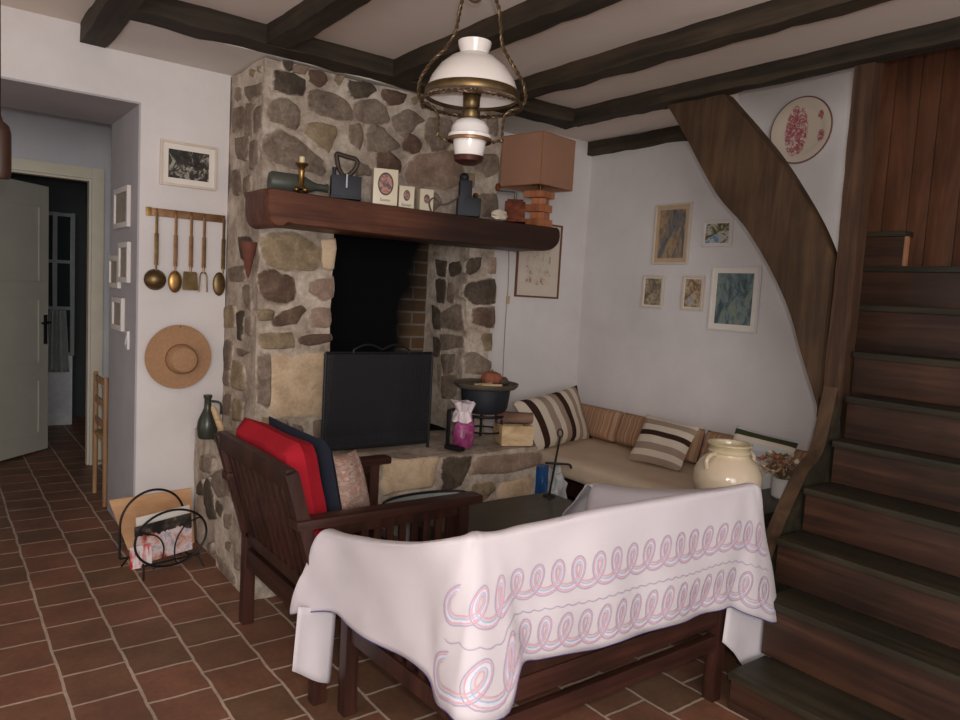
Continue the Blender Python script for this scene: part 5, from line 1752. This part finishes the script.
# ------------------------------------------------------------------ hanging oil lamp
LC = P(472, 96, y=2.2); rim = LC.z
LC = V3(LC.x, LC.y, 0)
ol = thing('hanging_oil_lamp', 'white glass oil lamp hanging on twisted metal rods from the ceiling', 'oil lamp', V3(LC.x, LC.y, 2.75))
c0_ = V3(LC.x, LC.y, rim)
m = MB()
m.lathe([(0.166, 0.0), (0.163, 0.02), (0.150, 0.055), (0.122, 0.096), (0.085, 0.128), (0.056, 0.142), (0.050, 0.144), (0.052, 0.156), (0.058, 0.172), (0.060, 0.186), (0.055, 0.186), (0.049, 0.166), (0.046, 0.140), (0.080, 0.122), (0.116, 0.092), (0.145, 0.053), (0.158, 0.018), (0.161, 0.0)], c0_, 56)
gsh = m.build('glass_shade', opal, ol)
m = MB(); m.lathe([(0.1685, -0.012), (0.171, -0.008), (0.170, 0.014), (0.1665, 0.018), (0.164, 0.014), (0.164, -0.010)], c0_, 56); m.build('rim_band', brass_dk, gsh)
fz = P(470, 158, y=2.2).z
ff = V3(LC.x, LC.y, fz)
m = MB(); m.lathe([(0, 0.002), (0.045, 0.0), (0.052, 0.012), (0.058, 0.05), (0.060, 0.062), (0.076, 0.066), (0.078, 0.078), (0.070, 0.086), (0.068, 0.105), (0.055, 0.125), (0.032, 0.136), (0, 0.138)], ff, 40); fnt = m.build('oil_font', white_cer, ol)
m = MB(); m.lathe([(0, -0.022), (0.03, -0.024), (0.05, -0.014), (0.056, 0.004), (0.05, 0.004), (0, 0.001)], ff, 36); m.build('drip_cup', m_plain('dark_red_brown_metal', rgb(74, 40, 32), 0.4, 0.5), fnt)
m = MB(); m.lathe([(0.079, 0.055), (0.081, 0.060), (0.080, 0.067), (0.074, 0.066), (0.070, 0.056)], ff, 40); m.build('font_band', copper, fnt)
m = MB(); m.lathe([(0.030, 0.136), (0.034, 0.142), (0.032, 0.165), (0.024, 0.172), (0.030, 0.182), (0.031, 0.212), (0.026, 0.222), (0, 0.222)], ff, 24)
for q in range(12):
    a = 2*PI*q/12
    m.box(ff+V3(math.cos(a)*0.029, math.sin(a)*0.029, 0.228), (0.006, 0.006, 0.02))
m.build('burner', brass_dk, ol)
m = MB(); m.lathe([(0.014, 0.222), (0.02, 0.25), (0.021, 0.27), (0.016, 0.30), (0.014, 0.36), (0.0125, 0.36), (0.0145, 0.30), (0.019, 0.27), (0.018, 0.25), (0.012, 0.222)], ff, 24); m.build('glass_chimney', opal, ol)
def twisted(m, path, r=0.0042, pitch=0.022, closed=False):
    pts = catmull(path, 14, closed)
    ln = 0.0
    acc = [0.0]
    for a, b in zip(pts, pts[1:]):
        ln += (b-a).length
        acc.append(ln)
    for ph in (0, PI):
        out = []
        for i, p in enumerate(pts):
            t = (pts[min(i+1, len(pts)-1)]-pts[max(i-1, 0)]).normalized()
            nx = t.cross(V3(fwd.x, fwd.y, 0)).normalized(); ny = t.cross(nx)
            th = 2*PI*acc[i]/pitch/2+ph
            out.append(p+(nx*math.cos(th)+ny*math.sin(th))*r*0.8)
        m.tube(out, r, 6)
hx = V3(rgt.x, rgt.y, 0)
def lq(a, z, b=0.0):
    return V3(LC.x, LC.y, rim+z)+hx*a+V3(fwd.x, fwd.y, 0)*b
m = MB(); twisted(m, [lq(-0.178, -0.03), lq(-0.192, 0.0), lq(-0.185, 0.055), lq(-0.150, 0.11), lq(-0.100, 0.165), lq(-0.072, 0.215), lq(-0.058, 0.30), lq(-0.045, 0.36), lq(-0.018, 0.42), lq(0.0, 0.455)]); m.build('twisted_rod', bronze, ol)
m = MB(); twisted(m, [lq(0.178, -0.03), lq(0.192, 0.0), lq(0.180, 0.055), lq(0.140, 0.115), lq(0.100, 0.18), lq(0.088, 0.25), lq(0.078, 0.31), lq(0.045, 0.38), lq(0.012, 0.44), lq(0.0, 0.455)]); m.build('twisted_rod', bronze, ol)
m = MB(); twisted(m, [lq(0.18*math.cos(2*PI*q/24), -0.03, 0.18*math.sin(2*PI*q/24)) for q in range(25)]); m.build('support_ring', bronze, ol)
for sx in (-1, 1):
    m = MB(); twisted(m, [lq(sx*0.178, -0.03), lq(sx*0.14, -0.045), lq(sx*0.118, -0.075), lq(sx*0.116, -0.15), lq(sx*0.112, fz-rim+0.068), lq(sx*0.082, fz-rim+0.058)], 0.0036); m.build('font_arm', bronze, ol)
m = MB(); m.tube(arc(lq(-0.008, 0.365), hx, (0, 0, 1), 0.03, 0.04, 0, 2*PI, 20)[:-1], 0.005, 8, closed=True); m.tube([lq(0, 0.45), V3(LC.x, LC.y, 2.752)], 0.005, 8); m.build('hanging_loop', bronze, ol)

# ------------------------------------------------------------------ by the doorway
# board leaning against the wall
bbL, bbR = V3(0.865, 4.235, 0.0), V3(1.205, 4.19, 0.0)
btL, btR = V3(0.815, 4.312, 0.30), V3(1.16, 4.310, 0.345)
btL = P(109, 501, y=4.305); btR = P(196, 488, y=4.305)
btL = V3(min(btL.x, bbL.x), 4.305, btL.z); btR = V3(min(btR.x, 1.212), 4.305, btR.z)
m = MB(); m.prism([bbL, bbR, btR, btL], (0, 0.008, 0.003))
tag(m.build('plywood_board', m_wood('plywood', rgb(166, 122, 84), rgb(196, 152, 112), rgb(212, 172, 132), 'x', 0.75, 6, 0.05)), 'pale plywood board leaning on the wall behind the magazine rack', 'board')
# wire magazine rack
mr = thing('magazine_rack', 'black wire magazine rack with looped ends by the wall', 'magazine rack', V3(0.99, 3.93, 0))
wx, wy = V3(0.985, 0.17, 0).normalized(), V3(-0.17, 0.985, 0).normalized()
mc = V3(0.965, 3.90, 0)
def rk(a, z, b):
    return mc+wx*a+wy*b+V3(0, 0, z)
def rhoop(cx_, cz_, r1, r2, b, a0_=0, a1_=2*PI, n=44):
    return [rk(cx_+r1*math.cos(a0_+(a1_-a0_)*q/n), cz_+r2*math.sin(a0_+(a1_-a0_)*q/n), b) for q in range(n+1)]
m = MB(); m.tube(rhoop(0.01, 0.175, 0.185, 0.145, -0.075)[:-1], 0.006, 8, closed=True); m.build('front_hoop', iron, mr)
m = MB(); m.tube([rk(-0.185, 0.06, 0.085)]+rhoop(-0.02, 0.23, 0.165, 0.165, 0.085, PI, 0, 30)+[rk(0.145, 0.06, 0.085)], 0.006, 8); m.build('rear_hoop', iron, mr)
m = MB()
m.tube(rhoop(-0.115, 0.12, 0.085, 0.095, -0.075, -1.2, 1.6, 16), 0.004, 6); m.tube(rhoop(0.155, 0.10, 0.13, 0.155, -0.075, 1.45, 3.6, 18), 0.004, 6)
m.build('scrolls', iron, mr)
m = MB()
for a in (-0.13, 0.13):
    m.tube([rk(a, 0.066, -0.072), rk(a, 0.045, -0.02), rk(a, 0.045, 0.03), rk(a, 0.066, 0.084)], 0.005, 6)
m.tube([rk(-0.185, 0.06, 0.085), rk(0.145, 0.06, 0.085)], 0.005, 6)
m.tube([rk(-0.14, 0.058, -0.075), rk(0.16, 0.058, -0.075)], 0.005, 6)
m.build('base_wires', iron, mr)
for a, b, sa, sb in ((-0.13, -0.075, -0.02, -0.05), (0.14, -0.075, 0.02, -0.05), (-0.14, 0.085, -0.02, 0.04), (0.13, 0.085, 0.02, 0.04)):
    m = MB(); m.tube([rk(a, 0.062, b), rk(a+sa, 0.004, b+sb)], 0.005, 6); m.build('foot', iron, mr)
def magazine(b, z0_, h_, a0_, a1_, tilt, mat, lb, lean_=0.02):
    m = MB()
    p = [rk(a0_, z0_, b), rk(a1_, z0_+tilt, b), rk(a1_+0.0, z0_+h_+tilt, b+lean_), rk(a0_, z0_+h_, b+lean_)]
    m.prism(p, wy*0.006)
    return tag(m.build('magazine', mat), lb, 'magazine', 'magazines in the wire rack')
k = Nodes('cover_page', 0.35, 0, 0.4)
sp = k.n('ShaderNodeSeparateXYZ'); v = k.coord(); k.l(v, sp.inputs[0])
n_ = k.noise(v, 16, 4, 0.65, 0.8)
h_ = k.math('ADD', sp.outputs['Z'], k.math('MULTIPLY', k.math('SUBTRACT', n_, 0.5), 0.12))
body = k.ramp(k.noise(v, 11, 3, 0.6, 0.6), [(0.35, rgb(150, 66, 70)), (0.43, rgb(196, 150, 136)), (0.53, rgb(208, 194, 198)), (0.68, rgb(140, 124, 134))])
k.base(k.mix(k.math('GREATER_THAN', h_, 0.205), body, k.ramp(k.noise(v, 24, 3), [(0.4, rgb(30, 28, 28)), (0.6, rgb(74, 66, 58)), (0.72, rgb(150, 130, 110))])))
magazine(-0.055, 0.062, 0.19, -0.16, 0.13, 0.022, k.m, 'front magazine with dark top and pink figures in the wire rack')
magazine(-0.02, 0.062, 0.225, -0.14, 0.135, 0.02, m_plain('white_page', rgb(222, 214, 206), 0.5, 0, 0.05), 'white paged magazine standing behind the front one in the rack')
magazine(-0.067, 0.05, 0.11, -0.19, -0.085, 0.0, m_art('red_white_cover', [(0.4, rgb(196, 34, 50)), (0.5, rgb(226, 216, 214)), (0.64, rgb(214, 206, 206)), (0.7, rgb(110, 100, 104))], 14, 0.2, (1.5, 1, 0.3)), 'red and white booklet at the left front of the wire rack', 0.01)

# ladder-back chair just beyond the opening
ch = thing('ladder_back_chair', 'pale wooden ladder-back chair standing beyond the grey opening', 'chair', V3(1.1, 5.35, 0))
cw = m_wood('pale_chair_wood', rgb(120, 88, 60), rgb(156, 120, 86), rgb(182, 146, 110), 'z', 0.6)
cp1, cp2 = V3(0.875, 5.29, 0), V3(0.905, 5.13, 0)
cdir = (cp1-cp2).normalized(); cn = V3(cdir.y, -cdir.x, 0)
if cn.x < 0:
    cn = -cn
cdir = V3(0, 1, 0); cn = V3(1, 0, 0)
cp1 = cp2+cdir*0.36
cp2 = cp2-cn*0.0
for p in (cp1, cp2):
    m = MB(); m.tube([p, p+V3(0, 0, 0.40), p+V3(0, 0, 0.84)], [0.015, 0.018, 0.014], 10); m.build('back_post', cw, ch)
    m = MB(); q = p+cn*0.36; m.tube([q, q+V3(0, 0, 0.44)], [0.015, 0.018], 10); m.build('leg', cw, ch)
    m = MB(); m.tube([p+V3(0, 0, 0.22), q+V3(0, 0, 0.22)], 0.009, 8); m.build('stretcher', cw, ch)
for z in (0.52, 0.66, 0.80):
    m = MB(); m.bar(cp1+V3(0, 0, z), cp2+V3(0, 0, z), 0.045, 0.012, (0, 0, 1)); m.build('back_slat', cw, ch)
m = MB()
R = Matrix((cdir, cn, V3(0, 0, 1))).transposed()
m.box((cp1+cp2)/2+cn*0.18+V3(0, 0, 0.43), (0.38, 0.38, 0.03), 0, R, 0.012); m.build('rush_seat', m_plain('woven_rush', rgb(166, 136, 92), 0.9, 0, 0.15, 50, 0.4), ch)

# in the dark room behind the white door
YD = 8.1
def dp(u, v):
    return P(u, v, y=YD)
a, b = dp(45, 352), dp(72, 436)
cb_ = thing('low_cupboard', 'low white cupboard in the dark room behind the door', 'cupboard', V3((a.x+b.x)/2, YD+0.15, 0))
zt2 = (P(58, 356, y=YD)).z
m = MB(); m.bounds((a.x-0.25, YD, 0.0), (b.x, YD+0.35, zt2), 0, 0.01); m.build('body', m_plain('white_lacquer', rgb(196, 198, 200), 0.3), cb_)
m = MB(); m.bounds((a.x-0.02, YD-0.012, 0.12), (b.x-0.02, YD, zt2-0.06), 0, 0.004); m.build('door', m_plain('white_lacquer_door', rgb(186, 188, 192), 0.3), cb_)
wa, wb = dp(46, 214), dp(74, 300)
win_ = thing('dresser', 'tall pale dresser with glass panes above the low cupboard', 'dresser', V3((wa.x+wb.x)/2, YD+0.1, zt2))
z0w, z1w = zt2+0.002, P(58, 212, y=YD).z
m = MB()
fx0, fx1 = wa.x-0.22, wb.x
for x in (fx0, (wa.x+wb.x)/2-0.06, fx1-0.03):
    m.bounds((x, YD, z0w), (x+0.035, YD+0.05, z1w))
for t in range(4):
    z = z0w+(z1w-z0w-0.035)*t/3
    m.bounds((fx0, YD+0.001, z), (fx1, YD+0.049, z+0.03))
m.bounds((fx0, YD+0.06, z0w), (fx1, YD+0.30, z1w))
m.build('frame', m_plain('grey_white_frame', rgb(120, 124, 126), 0.4), win_)
m = MB(); m.bounds((fx0+0.02, YD+0.02, z0w), (fx1-0.02, YD+0.026, z1w-0.02)); m.build('glass_panes', m_plain('dark_glass', rgb(40, 48, 50), 0.05, 0, 0.05, 3, 0, 0.8), win_)
ta = P(58, 310, y=YD-0.06); tb = P(58, 372, y=YD-0.06)
m = MB()
rows = []
for i in range(13):
    z = ta.z+(tb.z-ta.z)*i/12
    rows.append([(ta.x-0.07-0.02*i/12+(0.14+0.05*i/12)*j/20, YD-0.06+0.018*math.sin(j*1.4)+0.004*math.sin(i), z) for j in range(21)])
m.sheet(rows)
tw = m.build('towel', m_plain('pale_towel', rgb(150, 154, 152), 0.9, 0, 0.08, 20))
tag(tw, 'pale towel hanging in front of the dresser in the dark room', 'towel')
tw.modifiers.new('thickness', 'SOLIDIFY').thickness = 0.004
# dark turned wooden pendant at the left edge
pp = P(-1, 148, y=3.0)
m = MB(); m.lathe([(0, -0.10), (0.03, -0.10), (0.036, -0.08), (0.036, 0.05), (0.03, 0.075), (0.012, 0.09), (0.006, 0.11), (0.005, 2.752-pp.z), (0, 2.752-pp.z)], pp, 20)
tag(m.build('wooden_pendant', m_plain('dark_turned_wood', rgb(56, 36, 26), 0.5)), 'dark wooden pendant hanging at the extreme left of the room', 'pendant')
